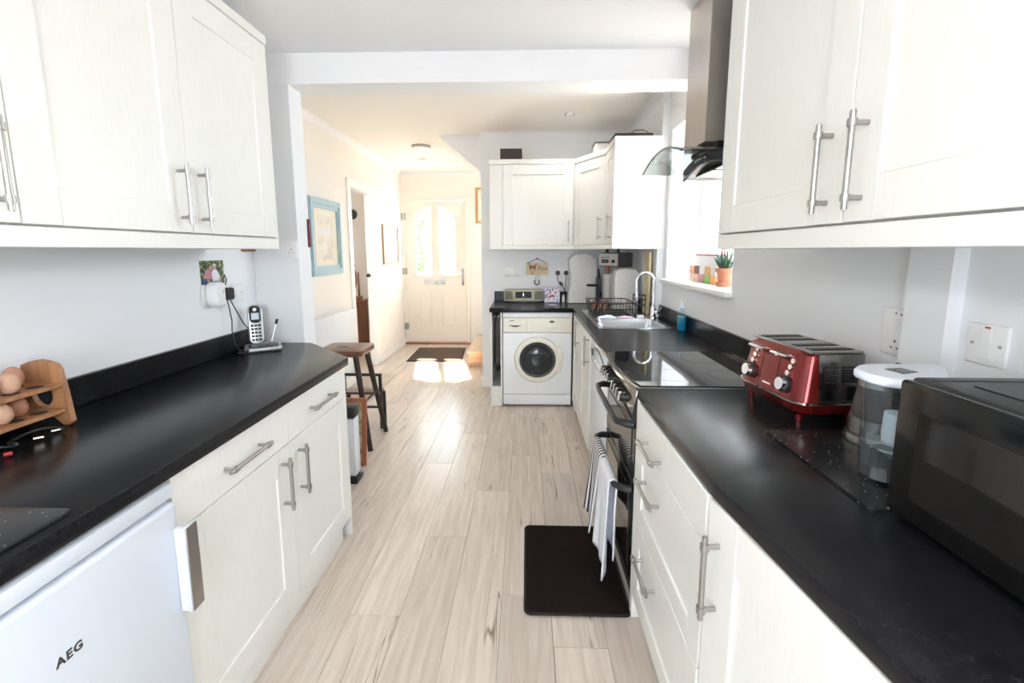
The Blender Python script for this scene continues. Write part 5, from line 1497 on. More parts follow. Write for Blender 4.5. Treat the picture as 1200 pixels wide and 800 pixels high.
obj('rim_label', MB().box(1.1212, 1.1218, 2.73, 2.79, zsl + 0.167, zsl + 0.175), mat('rim_blue', (0.10, 0.10, 0.5), 0.4), cr)

# ------------------------------------------------------------------ floor things
rg = thing('kitchen_mat', 'dark brown rectangular mat on the floor before the cooker', 'mat', (0.2, 1.85, 0))
obj('pile', MB().prism(rrect(0.004, 0.398, 1.562, 2.112, 0.02), 0.0005, 0.010, 'xy', 0.003), mat('brown_pile', (0.018, 0.011, 0.009), 0.98, bump=0.8, bscale=420, var=0.5, vscale=260, spec=0.1), rg, sharp=70)
obj('bound_edge', MB().tube([(p[0], p[1], 0.0065) for p in rrect(0.001, 0.401, 1.559, 2.115, 0.022, 5)], 0.0058, 8, closed=True), mat('brown_binding', (0.020, 0.014, 0.012), 0.95), rg)
dm = thing('door_mat', 'brown door mat with dark border inside the front door', 'mat', (-1.15, 5.95, 0))
def quadmat(k):
    cx, cy = -1.14, 5.95
    return [(cx + (x_ - cx) * k, cy + (y__ - cy) * k) for x_, y__ in ((-1.50, 5.53), (-0.80, 5.53), (-0.86, 6.36), (-1.52, 6.36))]
obj('border', MB().prism(quadmat(1.0), 0.0005, 0.006, 'xy'), mat('mat_border', (0.045, 0.028, 0.022), 0.95), dm)
obj('coir', MB().prism(quadmat(0.93), 0.0062, 0.012, 'xy'), mat('mat_coir', (0.10, 0.062, 0.045), 0.98, bump=0.8, bscale=400, var=0.4, vscale=200), dm)

# stairs
M_CARP = mat('stair_carpet', (0.62, 0.48, 0.36), 0.95, bump=0.6, bscale=400)
st = thing('staircase', 'carpeted bottom stairs turning up beside the front door', 'stairs', (-0.2, 5.9, 0))
M_STW = wood('stair_wood', (0.50, 0.27, 0.15), (0.64, 0.40, 0.25), 6, 0.45, 0)
for k in range(5):
    x0_ = -0.69 + 0.26 * k
    obj('riser', MB().box(x0_, 0.88, 5.34, 6.40, 0.185 * k + 0.0005, 0.185 * (k + 1) - 0.022, 0.002), M_STW, st)
    obj('tread', MB().box(x0_ - 0.02, 0.89, 5.325, 6.415, 0.185 * (k + 1) - 0.0215, 0.185 * (k + 1), 0.008, 2), M_CARP, st)

# ------------------------------------------------------------------ hall: radiator, pictures
ra = thing('radiator', 'white panel radiator under the blue framed print', 'radiator', (HALLX + 0.06, 4.0, 0.15))
ry_0, ry_1, rzb, rzt = 3.36, 4.50, 0.16, 0.80
obj('front_panel', MB().box(HALLX + 0.085, HALLX + 0.10, ry_0, ry_1, rzb, rzt, 0.006, 2), M_WHITEA, ra)
obj('rear_panel', MB().box(HALLX + 0.03, HALLX + 0.04, ry_0 + 0.01, ry_1 - 0.01, rzb, rzt - 0.005, 0.003), M_WHITEA, ra)
obj('top_grille', MB().box(HALLX + 0.028, HALLX + 0.0845, ry_0, ry_1, rzt - 0.016, rzt, 0.003), M_WHITEA, ra)
obj('side_cover', MB().box(HALLX + 0.028, HALLX + 0.0845, ry_0, ry_0 + 0.004, rzb, rzt - 0.017), M_WHITEA, ra)
obj('air_valve', MB().cyl((HALLX + 0.06, ry_0 - 0.0003, rzt - 0.10), (HALLX + 0.06, ry_0 - 0.014, rzt - 0.10), 0.014, n=16), M_CHROME, ra)
for yy in (ry_0 + 0.2, ry_1 - 0.2): obj('bracket', MB().box(HALLX + 0.0005, HALLX + 0.0295, yy - 0.02, yy + 0.02, 0.35, 0.6), M_WHITEA, ra)


def print_mat(name, c1, c2, c3, scale):
    m = bpy.data.materials.new(name); m.use_nodes = True
    nt = m.node_tree; N, L = nt.nodes.new, nt.links.new
    b = nt.nodes['Principled BSDF']; b.inputs['Roughness'].default_value = 0.4
    tc = N('ShaderNodeTexCoord'); n = N('ShaderNodeTexNoise'); n.inputs['Scale'].default_value = scale; n.inputs['Detail'].default_value = 5
    L(tc.outputs['Object'], n.inputs['Vector'])
    r = N('ShaderNodeValToRGB'); e = r.color_ramp.elements
    e[0].color, e[0].position = (*c1, 1), 0.36
    e[1].color, e[1].position = (*c3, 1), 0.62
    k = e.new(0.5); k.color = (*c2, 1)
    L(n.outputs['Fac'], r.inputs['Fac']); L(r.outputs['Color'], b.inputs['Base Color'])
    return m


def picture(name, label, M, w_, h_, fw, mf, mount, mp_, iw, ih, depth=0.022, tilt=0.0):
    t = thing(name, label, 'picture', (M @ Matrix.Translation((0, -h_ / 2, 0))).to_translation())
    o_ = [(-w_ / 2, -h_ / 2), (w_ / 2, -h_ / 2), (w_ / 2, h_ / 2), (-w_ / 2, h_ / 2)]
    i_ = [(-w_ / 2 + fw, -h_ / 2 + fw), (w_ / 2 - fw, -h_ / 2 + fw), (w_ / 2 - fw, h_ / 2 - fw), (-w_ / 2 + fw, h_ / 2 - fw)]
    j_ = [(a * 0.985 if abs(a) > w_ / 2 - fw * 0.9 else a, b_) for a, b_ in o_]
    mb = MB(M).ring(o_, i_, 0.001, depth * 0.7)
    o2 = [(-w_ / 2 + fw * 0.15, -h_ / 2 + fw * 0.15), (w_ / 2 - fw * 0.15, -h_ / 2 + fw * 0.15), (w_ / 2 - fw * 0.15, h_ / 2 - fw * 0.15), (-w_ / 2 + fw * 0.15, h_ / 2 - fw * 0.15)]
    i2 = [(-w_ / 2 + fw * 0.6, -h_ / 2 + fw * 0.6), (w_ / 2 - fw * 0.6, -h_ / 2 + fw * 0.6), (w_ / 2 - fw * 0.6, h_ / 2 - fw * 0.6), (-w_ / 2 + fw * 0.6, h_ / 2 - fw * 0.6)]
    mb.ring(o2, i2, depth * 0.7, depth)
    obj('frame', mb, mf, t)
    obj('mount', MB(M).box(-w_ / 2 + fw, w_ / 2 - fw, -h_ / 2 + fw, h_ / 2 - fw, 0.001, 0.008), mount, t)
    obj('print', MB(M).box(-iw / 2, iw / 2, -ih / 2, ih / 2, 0.0082, 0.009), mp_, t)
    return t
Mh = lambda y, z, x=HALLX: frame((x, y, z), (0, 1, 0), (0, 0, 1), (1, 0, 0))
M_MOUNT = mat('cream_mount', (0.82, 0.76, 0.64), 0.7)
picture('framed_print', 'faded print in a wide pale blue frame above radiator', Mh(4.085, 1.488), 0.640, 0.665, 0.085, mat('blue_frame', (0.40, 0.54, 0.60), 0.5, var=0.15, vscale=30), M_MOUNT,
        print_mat('faded_print', (0.50, 0.42, 0.32), (0.66, 0.58, 0.46), (0.60, 0.63, 0.62), 9), 0.30, 0.40, 0.03)
picture('framed_print', 'grey print in a slim wooden frame near the front door', Mh(6.04, 1.452), 0.66, 0.50, 0.025, mat('oak_frame', (0.50, 0.28, 0.13), 0.45), mat('white_mount', (0.85, 0.83, 0.80), 0.7),
        print_mat('grey_print', (0.22, 0.24, 0.28), (0.62, 0.62, 0.62), (0.85, 0.82, 0.78), 10), 0.44, 0.40)
picture('framed_print', 'gilt framed picture on the wall right beside front door', frame((-0.45, FW, 2.01), (1, 0, 0), (0, 0, 1), (0, -1, 0)), 0.56, 0.50, 0.035, mat('gilt_frame', (0.55, 0.33, 0.14), 0.35, 0.5), M_MOUNT,
        print_mat('pale_print', (0.6, 0.5, 0.4), (0.75, 0.7, 0.6), (0.8, 0.76, 0.7), 8), 0.36, 0.32)
picture('framed_print', 'small dark red framed picture on the end of the wall nib', frame((-1.188, 2.485, 1.465), (0, 1, 0), (0, 0, 1), (1, 0, 0)), 0.016, 0.15, 0.004, mat('dark_red_frame', (0.14, 0.02, 0.02), 0.4), M_MOUNT,
        print_mat('tiny_print', (0.5, 0.3, 0.2), (0.7, 0.6, 0.5), (0.8, 0.75, 0.7), 30), 0.006, 0.10, 0.012)
plate('double_socket', 'white socket plate on the wall nib at the worktop end', 'socket', frame((-1.222, NIB, 1.378), (1, 0, 0), (0, 0, 1), (0, -1, 0)), 0.060, 0.088, (('pins', 0, -0.010), ('smallrocker', 0, 0.026)))

# ------------------------------------------------------------------ side room seen through the doorway
M_DWOOD = wood('dark_dresser', (0.16, 0.05, 0.025), (0.30, 0.11, 0.055), 6, 0.35, 2)
ds = thing('dressing_table', 'reddish wooden dressing table in the room beyond the doorway', 'dressing table', (-2.3, 5.9, 0))
obj('carcass', MB().box(-2.72, -2.17, 5.72, 6.15, 0.10, 0.70, 0.004), M_DWOOD, ds)
obj('table_top', MB().box(-2.74, -2.15, 5.70, 6.16, 0.7005, 0.725, 0.006, 2), M_DWOOD, ds)
for k in range(3):
    df = obj('drawer_front', MB().box(-2.70, -2.19, 5.706, 5.7195, 0.14 + 0.185 * k, 0.31 + 0.185 * k, 0.004), M_DWOOD, ds)
    for xx in (-2.58, -2.31): obj('knob', MB().cyl((xx, 5.7055, 0.225 + 0.185 * k), (xx, 5.685, 0.225 + 0.185 * k), 0.014, 0.018), mat('brass', (0.5, 0.35, 0.12), 0.3, 1.0), df)
for xx in (-2.70, -2.19):
    for yy in (5.75, 6.12): obj('leg', MB().cyl((xx, yy, 0.0005), (xx, yy, 0.10), 0.015, 0.022), M_DWOOD, ds)
mi = thing('swing_mirror', 'wooden framed dressing mirror standing on the dressing table', 'mirror', (-2.3, 5.9, 0.726))
obj('base', MB().box(-2.45, -2.17, 5.82, 5.98, 0.7255, 0.78, 0.006, 2), M_DWOOD, mi)
for xx in (-2.43, -2.19): obj('post', MB().cyl((xx, 5.90, 0.7805), (xx, 5.90, 1.10), 0.014, 0.010), M_DWOOD, mi)
el = lambda k, j: [(-2.31 + (0.10 * k) * math.cos(2 * math.pi * i / 28), 1.01 + 0.19 * j * math.sin(2 * math.pi * i / 28)) for i in range(28)]
obj('mirror_frame', MB().ring(el(1.0, 1.0), el(0.78, 0.86), 5.885, 5.915, 'xz'), M_DWOOD, mi)
obj('mirror_glass', MB().prism(el(0.77, 0.85), 5.895, 5.905, 'xz'), mat('mirror', (0.85, 0.85, 0.85), 0.03, 1.0), mi)
obj('crest', MB().prism([(-2.40, 1.17), (-2.22, 1.17), (-2.24, 1.215), (-2.31, 1.235), (-2.38, 1.215)], 5.885, 5.912, 'xz', 0.004), M_DWOOD, mi)
hk = thing('wall_hook', 'round black wall hook in the room beyond the doorway', 'wall hook', (-2.1, FW - 0.01, 1.9))  # black hook on the wall, gives no light
wl = aty(411, 251, FW)
obj('back_plate', MB().cyl((wl.x + 0.02, FW - 0.0005, wl.z), (wl.x + 0.02, FW - 0.03, wl.z), 0.075, 0.06, 24), M_BLACKP, hk)
obj('arm', MB().tube([(wl.x + 0.02, FW - 0.03, wl.z), (wl.x - 0.02, FW - 0.09, wl.z + 0.01), (wl.x - 0.06, FW - 0.10, wl.z - 0.02)], 0.010, 8), M_CHROME, hk)
obj('door_knob', MB().cyl((-1.949, DY1 - 0.0005, 1.02), (-1.949, DY1 - 0.001, 1.02), 0.001), M_BLACKP, hk) if False else None
kn = thing('door_catch', 'small black catch on the inner edge of the doorway', 'catch', (-1.85, DY1, 1.08))
obj('rose', MB().cyl((-1.86, DY1 - 0.0124, 1.085), (-1.86, DY1 - 0.022, 1.085), 0.022, n=18), M_BLACKP, kn)
obj('knob', MB().lathe([(0.008, 0.0105), (0.010, 0.022), (0.020, 0.034), (0.016, 0.046), (0, 0.049)], (-1.86, DY1 - 0.012, 1.085), 18, axis=(0, -1, 0)), M_BLACKP, kn)

# ------------------------------------------------------------------ beyond the left worktop: stool, leaning picture, heater
M_STOOL = wood('stool_wood', (0.09, 0.035, 0.02), (0.20, 0.085, 0.045), 7, 0.32, 0)
M_STLEG = wood('stool_leg', (0.018, 0.010, 0.008), (0.045, 0.022, 0.016), 7, 0.4, 2)
sl = thing('bar_stool', 'tall dark wooden stool beside the radiator', 'stool', (-1.27, 3.14, 0))
sz = 0.655
sx0, sx1, sy0, sy1 = -1.44, -1.115, 2.98, 3.30
def seat(u, v):
    x_, y__ = sx0 + (sx1 - sx0) * u, sy0 + (sy1 - sy0) * v
    return x_, y__
mb = MB().prism(rrect(sx0, sx1, sy0, sy1, 0.05), sz, sz + 0.042, 'xy', 0.010, 3)
so = obj('seat', mb, M_STOOL, sl)
obj('grip_hole', MB().prism([(-1.30 + 0.04 * math.cos(a), 3.14 + 0.014 * math.sin(a)) for a in [2 * math.pi * i / 20 for i in range(20)]], sz + 0.0421, sz + 0.0427, 'xy'), M_BLACKM, so)
feet = {}
for a, b_ in ((-1, -1), (1, -1), (1, 1), (-1, 1)):
    top_ = Vector((-1.277 + a * 0.105, 3.14 + b_ * 0.105, sz - 0.0005)); bot = Vector((-1.277 + a * 0.205, 3.14 + b_ * 0.175, 0.0005))
    feet[(a, b_)] = (top_, bot)
    obj('leg', MB().cyl(bot, top_, 0.017, 0.020, 14), M_STLEG, sl)
def on_leg(k, z):
    t_, b0 = feet[k]; f = z / (sz - 0.001)
    return b0.lerp(t_, f)
for k1, k2, z in (((-1, -1), (1, -1), 0.20), ((-1, 1), (1, 1), 0.20), ((-1, -1), (-1, 1), 0.33), ((1, -1), (1, 1), 0.33)):
    obj('stretcher', MB().cyl(on_leg(k1, z), on_leg(k2, z), 0.010, n=10), M_STLEG, sl)
lp = thing('leaning_picture', 'wood framed sampler leaning against the stool legs', 'picture', (-1.2, 2.78, 0))
Ml = frame((-1.10, 2.755, 0.001), (1, 0, 0), Vector((0, 0.14, 0.99)).normalized(), Vector((0, -0.99, 0.14)).normalized())
w_, h_, f_ = 0.32, 0.435, 0.026
x0_ = -0.245
obj('frame', MB(Ml).ring([(x0_, 0), (x0_ + w_, 0), (x0_ + w_, h_), (x0_, h_)], [(x0_ + f_, f_), (x0_ + w_ - f_, f_), (x0_ + w_ - f_, h_ - f_), (x0_ + f_, h_ - f_)], 0.0, 0.02), wood('red_frame', (0.30, 0.10, 0.05), (0.45, 0.18, 0.10), 6, 0.4, 2), lp)
obj('sampler', MB(Ml).box(x0_ + f_, x0_ + w_ - f_, f_, h_ - f_, 0.002, 0.008), print_mat('sampler', (0.34, 0.16, 0.12), (0.45, 0.40, 0.24), (0.55, 0.52, 0.36), 16), lp)
ht = thing('fan_heater', 'white box with black top and base at the cupboard end', 'heater', (-1.1, 2.43, 0))
obj('casing', MB().box(-1.17, -1.003, 2.52, 2.60, 0.045, 0.40, 0.008, 2), M_WHITEA, ht)
obj('top_cap', MB().box(-1.175, -0.998, 2.515, 2.605, 0.4005, 0.47, 0.012, 2), M_BLACKP, ht)
obj('base', MB().box(-1.18, -0.993, 2.505, 2.615, 0.0005, 0.0445, 0.008, 2), M_BLACKG, ht)
cb = thing('stool_step', 'folding black step frame behind the leaning picture', 'step', (-1.2, 3.5, 0))
obj('rail', MB().box(-1.40, -1.12, 3.36, 3.385, 0.42, 0.44, 0.003), M_BLACKP, cb)
obj('tread', MB().box(-1.40, -1.12, 3.34, 3.46, 0.28, 0.30, 0.003), M_STOOL, cb)
for xx in (-1.40, -1.12): obj('upright', MB().box(xx - 0.012, xx + 0.012, 3.362, 3.384, 0.0005, 0.44, 0.002), M_BLACKP, cb)
for xx in (-1.40, -1.12): obj('upright', MB().box(xx - 0.012, xx + 0.012, 3.44, 3.46, 0.0005, 0.279, 0.002), M_BLACKP, cb)

# ------------------------------------------------------------------ left worktop: egg rack, eggs, cable, board
M_EGGW = wood('egg_rack_wood', (0.30, 0.13, 0.055), (0.46, 0.23, 0.11), 9, 0.42, 2)
er = thing('egg_rack', 'two-tier wooden egg rack on the left worktop', 'egg rack', (-1.335, 1.0, WT))
ex0, ex1, ey0, ey1 = -1.405, -1.288, 0.80, 1.205
zw = WT + 0.0006
def end_shape():
    o_ = [(-1.413, zw), (-1.393, zw), (-1.375, zw + 0.022), (-1.318, zw + 0.022), (-1.308, zw), (-1.276, zw)]
    right = [(-1.286, zw + 0.10), (-1.296, zw + 0.170)]
    top_ = [(-1.296 - 0.109 * t_, zw + 0.170 + 0.016 * math.sin(math.pi * t_) ) for t_ in (0.25, 0.5, 0.75, 1.0)]
    return o_ + right + top_
def oval(n_, cx, cz, rx, rz):
    return [(cx + rx * math.cos(2 * math.pi * i / n_), cz + rz * math.sin(2 * math.pi * i / n_)) for i in range(n_)]
def end_panel_mesh(y0, y1):
    # outline resampled to match the oval hole: radial rays from the hole centre
    cx, cz = -1.352, zw + 0.085
    shp = end_shape(); n_ = 48
    outer, inner = [], []
    for i in range(n_):
        a = 2 * math.pi * i / n_
        d = Vector((math.cos(a), math.sin(a)))
        best = None
        for k in range(len(shp)):
            p, q = Vector(shp[k]) - Vector((cx, cz)), Vector(shp[(k + 1) % len(shp)]) - Vector((cx, cz))
            e = q - p
            den = d.x * e.y - d.y * e.x
            if abs(den) < 1e-9: continue
            t_ = (p.x * e.y - p.y * e.x) / den
            u_ = (p.x * d.y - p.y * d.x) / den
            if t_ > 0 and -1e-6 <= u_ <= 1 + 1e-6: best = t_ if best is None else max(best, t_)
        outer.append((cx + d.x * best, cz + d.y * best))
        inner.append((cx + 0.030 * math.cos(a), cz + 0.032 * math.sin(a)))
    return MB().ring(outer, inner, y0, y1, 'xz')
for a in (ey0, ey1 - 0.014): obj('end_panel', end_panel_mesh(a, a + 0.014), M_EGGW, er)
cups = [(r_, yy) for r_ in (-1.374, -1.318) for yy in [0.855 + 0.058 * k for k in range(6)]]
M_HOLE = mat('egg_hole', (0.06, 0.03, 0.018), 0.8)
tiers = (zw + 0.050, zw + 0.122)
for zt_ in tiers:
    sh = obj('shelf', MB().box(ex0, ex1, ey0 + 0.0145, ey1 - 0.0145, zt_ - 0.012, zt_, 0.002), M_EGGW, er)
    for cx, cy in cups: obj('egg_hole', MB().lathe([(0.0185, 0.0002), (0, 0.0003)], (cx, cy, zt_), 20), M_HOLE, sh)
M_EGG = [mat('eggshell%d' % k, c, 0.5, var=0.12, vscale=90, bump=0.05, bscale=300) for k, c in enumerate(((0.56, 0.29, 0.19), (0.62, 0.37, 0.25), (0.47, 0.21, 0.13)))]
def egg(label, cx, cy, zt_, k):
    prof = []
    for i in range(15):
        a = math.pi * i / 14
        r_ = 0.0222 * math.sin(a) * (1 + 0.10 * math.cos(a))
        prof.append((max(0, r_) if 0 < i < 14 else 0, -0.028 * math.cos(a)))
    obj('egg', MB().lathe(prof, (cx, cy, zt_ + 0.0285), 24), M_EGG[k], label=label, cat='egg', group='brown eggs in the egg rack')
# front row x=-1.318, back row x=-1.374
egg('pale brown egg at the front of the upper egg rack tier', -1.318, 1.087, tiers[1], 1)
egg('mid brown egg behind the pale egg on upper tier', -1.374, 1.145, tiers[1], 0)
egg('mid brown egg at front of upper tier beside the pale one', -1.318, 1.029, tiers[1], 0)
egg('mid brown egg in back row of upper egg rack tier', -1.374, 1.029, tiers[1], 0)
egg('dark brown egg on the lower tier under the pale egg', -1.3405, 1.115, tiers[0], 2)
egg('pale brown egg at the front of the lower egg rack tier', -1.318, 1.060, tiers[0], 1)
egg('mid brown egg at lower tier front behind the pale one', -1.318, 0.971, tiers[0], 0)

cbl = thing('charging_cable', 'coiled black cable with metal tips under the egg rack', 'cable', (-1.28, 1.05, WT))
pts_ = []
for i in range(60):
    a = i / 59
    pts_.append((-1.300 + 0.05 * math.sin(a * 14) * 0.6 + 0.02 * a, 0.90 + 0.24 * a + 0.02 * math.cos(a * 14), WT + 0.006 + 0.004 * (1 + math.sin(a * 23))))
obj('lead', MB().tube(pts_, 0.0038, 8), M_BLACKP, cbl)
for p_ in ((-1.262, 1.075), (-1.268, 1.125)):
    obj('metal_tip', MB().cyl((p_[0], p_[1], WT + 0.008), (p_[0] + 0.012, p_[1] + 0.014, WT + 0.008), 0.0038, n=12), M_CHROME, cbl)
obj('red_tip', MB().cyl((-1.235, 0.985, WT + 0.007), (-1.225, 0.995, WT + 0.007), 0.005, n=12), mat('tip_red', (0.4, 0.02, 0.03), 0.4), cbl)

obj('chopping_board', MB().prism(rrect(-1.22, -0.846, 0.40, 0.772, 0.016), WT + 0.0005, WT + 0.0075, 'xy', 0.002), M_SPECK, label='black speckled glass chopping board on the left worktop', cat='board')

# ------------------------------------------------------------------ phone
ph = thing('cordless_phone', 'silver and black cordless phone standing on its base', 'phone', (0, 0, 0))
M_SILV = mat('phone_silver', (0.50, 0.52, 0.54), 0.30, 0.7)
obj('base', MB().prism(rrect(-0.062, 0.062, -0.070, 0.048, 0.022), 0.0006, 0.016, 'xy', 0.006, 3), M_SILV, ph)
obj('base_deck', MB().prism(rrect(-0.048, 0.050, -0.058, -0.004, 0.012), 0.0162, 0.019, 'xy'), M_BLACKP, ph)
for k in range(6): obj('base_key', MB().box(-0.040 + (k % 3) * 0.028, -0.020 + (k % 3) * 0.028, -0.052 + (k // 3) * 0.024, -0.036 + (k // 3) * 0.024, 0.0192, 0.0215, 0.001), mat('key_grey%d' % k, (0.16, 0.16, 0.16), 0.4), ph)
Mh_ = frame((-0.018, 0.012, 0.017), (1, 0, 0), Vector((0, 0.22, 1)).normalized(), Vector((0, -1, 0.22)).normalized())
hs_ = obj('handset', MB(Mh_).prism(rrect(-0.025, 0.025, 0.0, 0.150, 0.022), -0.010, 0.010, 'xy', 0.005, 3), M_SILV, ph)
obj('face_plate', MB(Mh_).prism(rrect(-0.019, 0.019, 0.080, 0.145, 0.015), 0.0103, 0.0125, 'xy'), M_BLACKG, hs_)
obj('screen', MB(Mh_).box(-0.013, 0.013, 0.093, 0.118, 0.0127, 0.0132), mat('lcd_blue', (0.55, 0.62, 0.68), 0.2), hs_)
obj('earpiece', MB(Mh_).cyl((0, 0.131, 0.0127), (0, 0.131, 0.0140), 0.006, n=16), M_SILV, hs_)
for r_ in range(5):
    for c_ in range(3): obj('key', MB(Mh_).box(-0.017 + c_ * 0.012, -0.007 + c_ * 0.012, 0.012 + r_ * 0.0135, 0.0215 + r_ * 0.0135, 0.0103, 0.0120, 0.001), M_BLACKP, hs_)
obj('aerial', MB().tube([(0.032, 0.040, 0.014), (0.052, 0.044, 0.085)], 0.0022, 6), M_STEEL, ph)
obj('aerial_tip', MB().tube([(0.052, 0.044, 0.0853), (0.058, 0.045, 0.104)], 0.005, 8), M_BLACKP, ph)
ph.location = (-1.318, 2.205, WT + 0.0003)
ph.scale = (1.32, 1.32, 1.32)
ph.rotation_euler = (0, 0, math.radians(34))

# ------------------------------------------------------------------ left wall: photo, plugs, switch plate
Mlw = lambda y, z: frame((LW, y, z), (0, 1, 0), (0, 0, 1), (1, 0, 0))
plate('double_socket', 'white double socket behind the white plug-in adaptor', 'socket', Mlw(2.035, 1.175), 0.150, 0.092, (('smallrocker', -0.016, 0.030), ('smallrocker', 0.016, 0.030)))
plate('light_switch', 'white switch plate beside the black plug above phone', 'switch', Mlw(2.200, 1.165), 0.088, 0.088, (('rocker', 0, 0), ('screw', -0.030, 0), ('screw', 0.030, 0)))
pa = thing('plug_in_adaptor', 'rounded white plug-in adaptor on the left wall', 'adaptor', (LW, 2.02, 1.17))
obj('housing', MB(Mlw(2.005, 1.178)).prism(rrect(-0.034, 0.034, -0.056, 0.056, 0.030), 0.0095, 0.060, 'xy', 0.010, 3), M_WHITEP, pa)
obj('indicator', MB(Mlw(2.005, 1.178)).box(0.012, 0.016, 0.004, 0.018, 0.0602, 0.0608), M_STEEL, pa)
obj('cable', MB().tube([(LW + 0.045, 2.035, 1.235), (LW + 0.055, 2.045, 1.262), (LW + 0.05, 2.062, 1.24), (LW + 0.04, 2.066, 1.215)], 0.0026, 6), M_BLACKP, pa)
pb = thing('mains_plug', 'black square plug on the wall above the phone', 'plug', (LW, 2.09, 1.17))
obj('plug_body', MB(Mlw(2.092, 1.172)).prism(rrect(-0.026, 0.026, -0.028, 0.028, 0.010), 0.0095, 0.048, 'xy', 0.005, 2), M_BLACKP, pb)
obj('cable', MB().tube([(LW + 0.03, 2.085, 1.1435), (LW + 0.032, 2.092, 1.10), (LW + 0.036, 2.097, 1.04), (LW + 0.040, 2.085, 0.995), (LW + 0.050, 2.082, 0.94), (LW + 0.065, 2.095, WT + 0.010), (LW + 0.085, 2.130, WT + 0.006), (LW + 0.090, 2.165, WT + 0.006)], 0.0026, 6), M_BLACKP, pb)
obj('cable', MB().tube([(LW + 0.03, 2.105, 1.1435), (LW + 0.034, 2.135, 1.09), (LW + 0.040, 2.175, 1.02), (LW + 0.050, 2.215, 0.97), (LW + 0.060, 2.225, WT + 0.03), (LW + 0.075, 2.215, WT + 0.008), (LW + 0.085, 2.180, WT + 0.006)], 0.0026, 6), M_BLACKP, pb)
pts_ = [(LW + 0.080 + 0.020 * math.sin(a) + 0.0005 * a, 2.09 + 0.030 * math.cos(a), WT + 0.004 + 0.0009 * a) for a in [0.5 * i for i in range(30)]]
obj('cable_coil', MB().tube(pts_, 0.0026, 6), M_BLACKP, pb)

pf = thing('photo_print', 'colour photo of two people outdoors stuck on the wall', 'photo', (LW, 2.04, 1.21))
Mf_ = Mlw(2.043, 1.274)
M_FOL = print_mat('photo_foliage', (0.012, 0.02, 0.010), (0.06, 0.09, 0.03), (0.36, 0.42, 0.20), 60)
obj('paper', MB(Mf_).box(-0.079, 0.079, -0.053, 0.053, 0.0004, 0.0012), M_FOL, pf)
def blob(name, pts, m, n_=0.0014):
    obj(name, MB(Mf_).prism(pts, n_, n_ + 0.0003, 'xy'), m, pf)
M_PINK = mat('photo_pink', (0.55, 0.25, 0.30), 0.5); M_PALE = mat('photo_white_shirt', (0.68, 0.70, 0.78), 0.5); M_SKIN = mat('photo_skin', (0.55, 0.30, 0.22), 0.5)
M_HAIR = mat('photo_grey_hair', (0.62, 0.58, 0.55), 0.5); M_JEAN = mat('photo_denim', (0.06, 0.07, 0.20), 0.5)
ov = lambda cx, cz, rx, rz: [(cx + rx * math.cos(2 * math.pi * i / 16), cz + rz * math.sin(2 * math.pi * i / 16)) for i in range(16)]
blob('printed_shirt', [(-0.062, -0.030), (-0.050, 0.004), (-0.030, 0.016), (-0.008, 0.006), (-0.004, -0.030)], M_PINK)
blob('printed_shirt', [(-0.006, -0.040), (-0.006, 0.002), (0.006, 0.014), (0.030, 0.010), (0.048, -0.020), (0.044, -0.040)], M_PALE, 0.0018)
blob('printed_face', ov(-0.010, 0.020, 0.013, 0.010), M_SKIN, 0.0022)
blob('printed_face', ov(0.014, 0.026, 0.012, 0.011), M_SKIN, 0.0018)
blob('printed_hair', ov(0.014, 0.033, 0.012, 0.007), M_HAIR, 0.0022)
blob('printed_trousers', [(-0.076, -0.050), (-0.072, -0.030), (-0.050, -0.026), (-0.030, -0.050)], M_JEAN, 0.0018)
blob('printed_hand', ov(0.050, -0.032, 0.012, 0.008), M_SKIN, 0.0022)

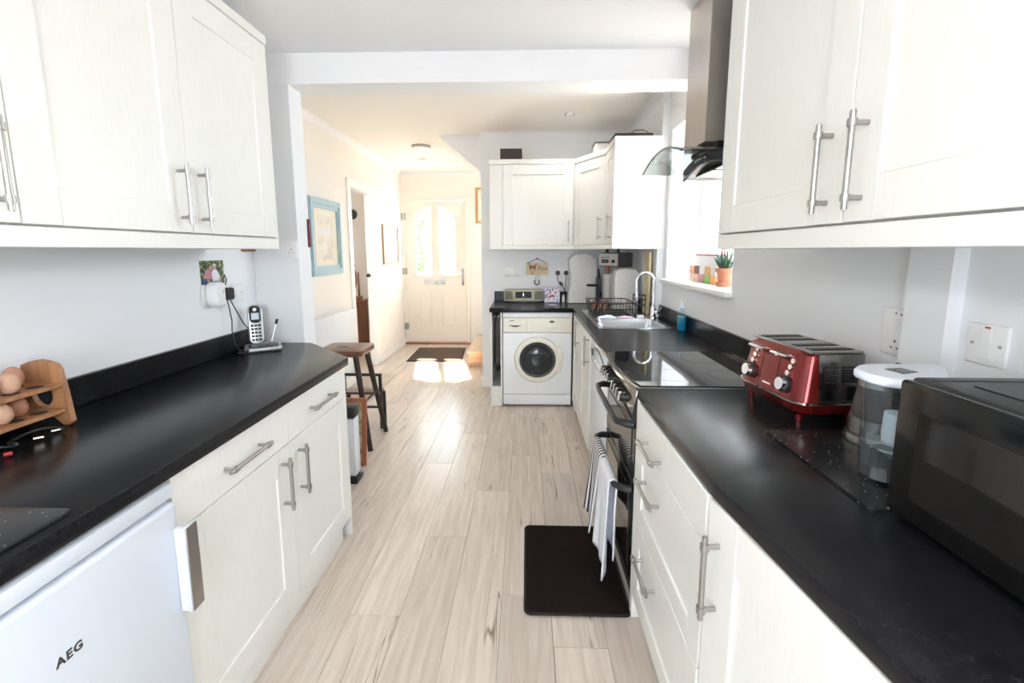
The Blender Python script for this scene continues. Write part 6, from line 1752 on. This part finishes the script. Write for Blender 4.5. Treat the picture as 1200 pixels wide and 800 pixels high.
ks = thing('wooden_plaque', 'small carved wooden plaque on the wall beside left wall cupboard', 'plaque', (LW, 2.32, 1.36))
obj('board', MB(Mlw(2.320, 1.425)).box(-0.055, 0.055, -0.058, 0.058, 0.0005, 0.014, 0.003), wood('plaque_wood', (0.28, 0.11, 0.05), (0.50, 0.26, 0.13), 10, 0.5, 1), ks)
for k in range(4): obj('carved_bead', MB(Mlw(2.283 + k * 0.024, 1.374)).ell((0, 0, 0.016), 0.008, 0.006, 0.005, 10, 6), M_EGGW, ks)

# towels in the slim unit
for xx, lab, m in ((-0.278, 'grey checked towel hanging in the slim open unit', mat('grey_towel', (0.30, 0.28, 0.27), 0.9, var=0.5, vscale=60)),
                   (-0.243, 'white and pink towel hanging in the slim open unit', mat('pink_towel', (0.66, 0.55, 0.54), 0.9, var=0.3, vscale=50))):
    def fn(u, v, xx=xx):
        s = v * 1.1 - 0.55
        y__ = 4.0 + 0.30 * u
        if abs(s) < 0.02:
            a = s / 0.02 * math.pi / 2
            return (xx + 0.0095 * math.sin(a), y__, 0.80 + 0.0095 * math.cos(a))
        d = abs(s) - 0.02
        k = min(1, d / 0.1)
        return (xx + math.copysign(0.0095 + 0.003 * k * math.sin(u * 9 + s), s), y__, 0.80 - d * 0.86)
    obj('hanging_towel', MB().grid(fn, 12, 50), m, label=lab, cat='towel', solid=0.003, sharp=80)

# shrub outside the front door
rs = random.Random(11)
shb = thing('garden_shrub', 'green leafy shrub outside the front door glass', 'shrub', (-2.42, 9.0, -0.13))
obj('stem', MB().tube([(-2.42, 9.0, -0.128), (-2.42, 9.0, 0.9), (-2.38, 9.05, 2.0)], [0.05, 0.04, 0.02], 8), wood('bark', (0.10, 0.06, 0.04), (0.2, 0.13, 0.08), 6, 0.8, 2), shb)
mb = MB()
for k in range(2600):
    th, r_, zz = rs.uniform(0, 6.28), 0.50 * rs.random() ** 0.4, rs.uniform(0.3, 2.5)
    r_ *= 1.0 - 0.25 * abs(zz - 1.5)
    c = Vector((-2.42 + r_ * math.cos(th), 9.0 + r_ * math.sin(th), zz))
    a = Vector((rs.uniform(-1, 1), rs.uniform(-1, 1), rs.uniform(-.6, .6))).normalized() * rs.uniform(0.04, 0.08)
    b_ = a.orthogonal().normalized() * 0.028
    mb.add([c - a, c + b_, c + a, c - b_], [(0, 1, 2, 3)])
obj('foliage', mb, mat('shrub_leaf', (0.10, 0.22, 0.06), 0.6, var=0.5, vscale=3), shb, kind='stuff')
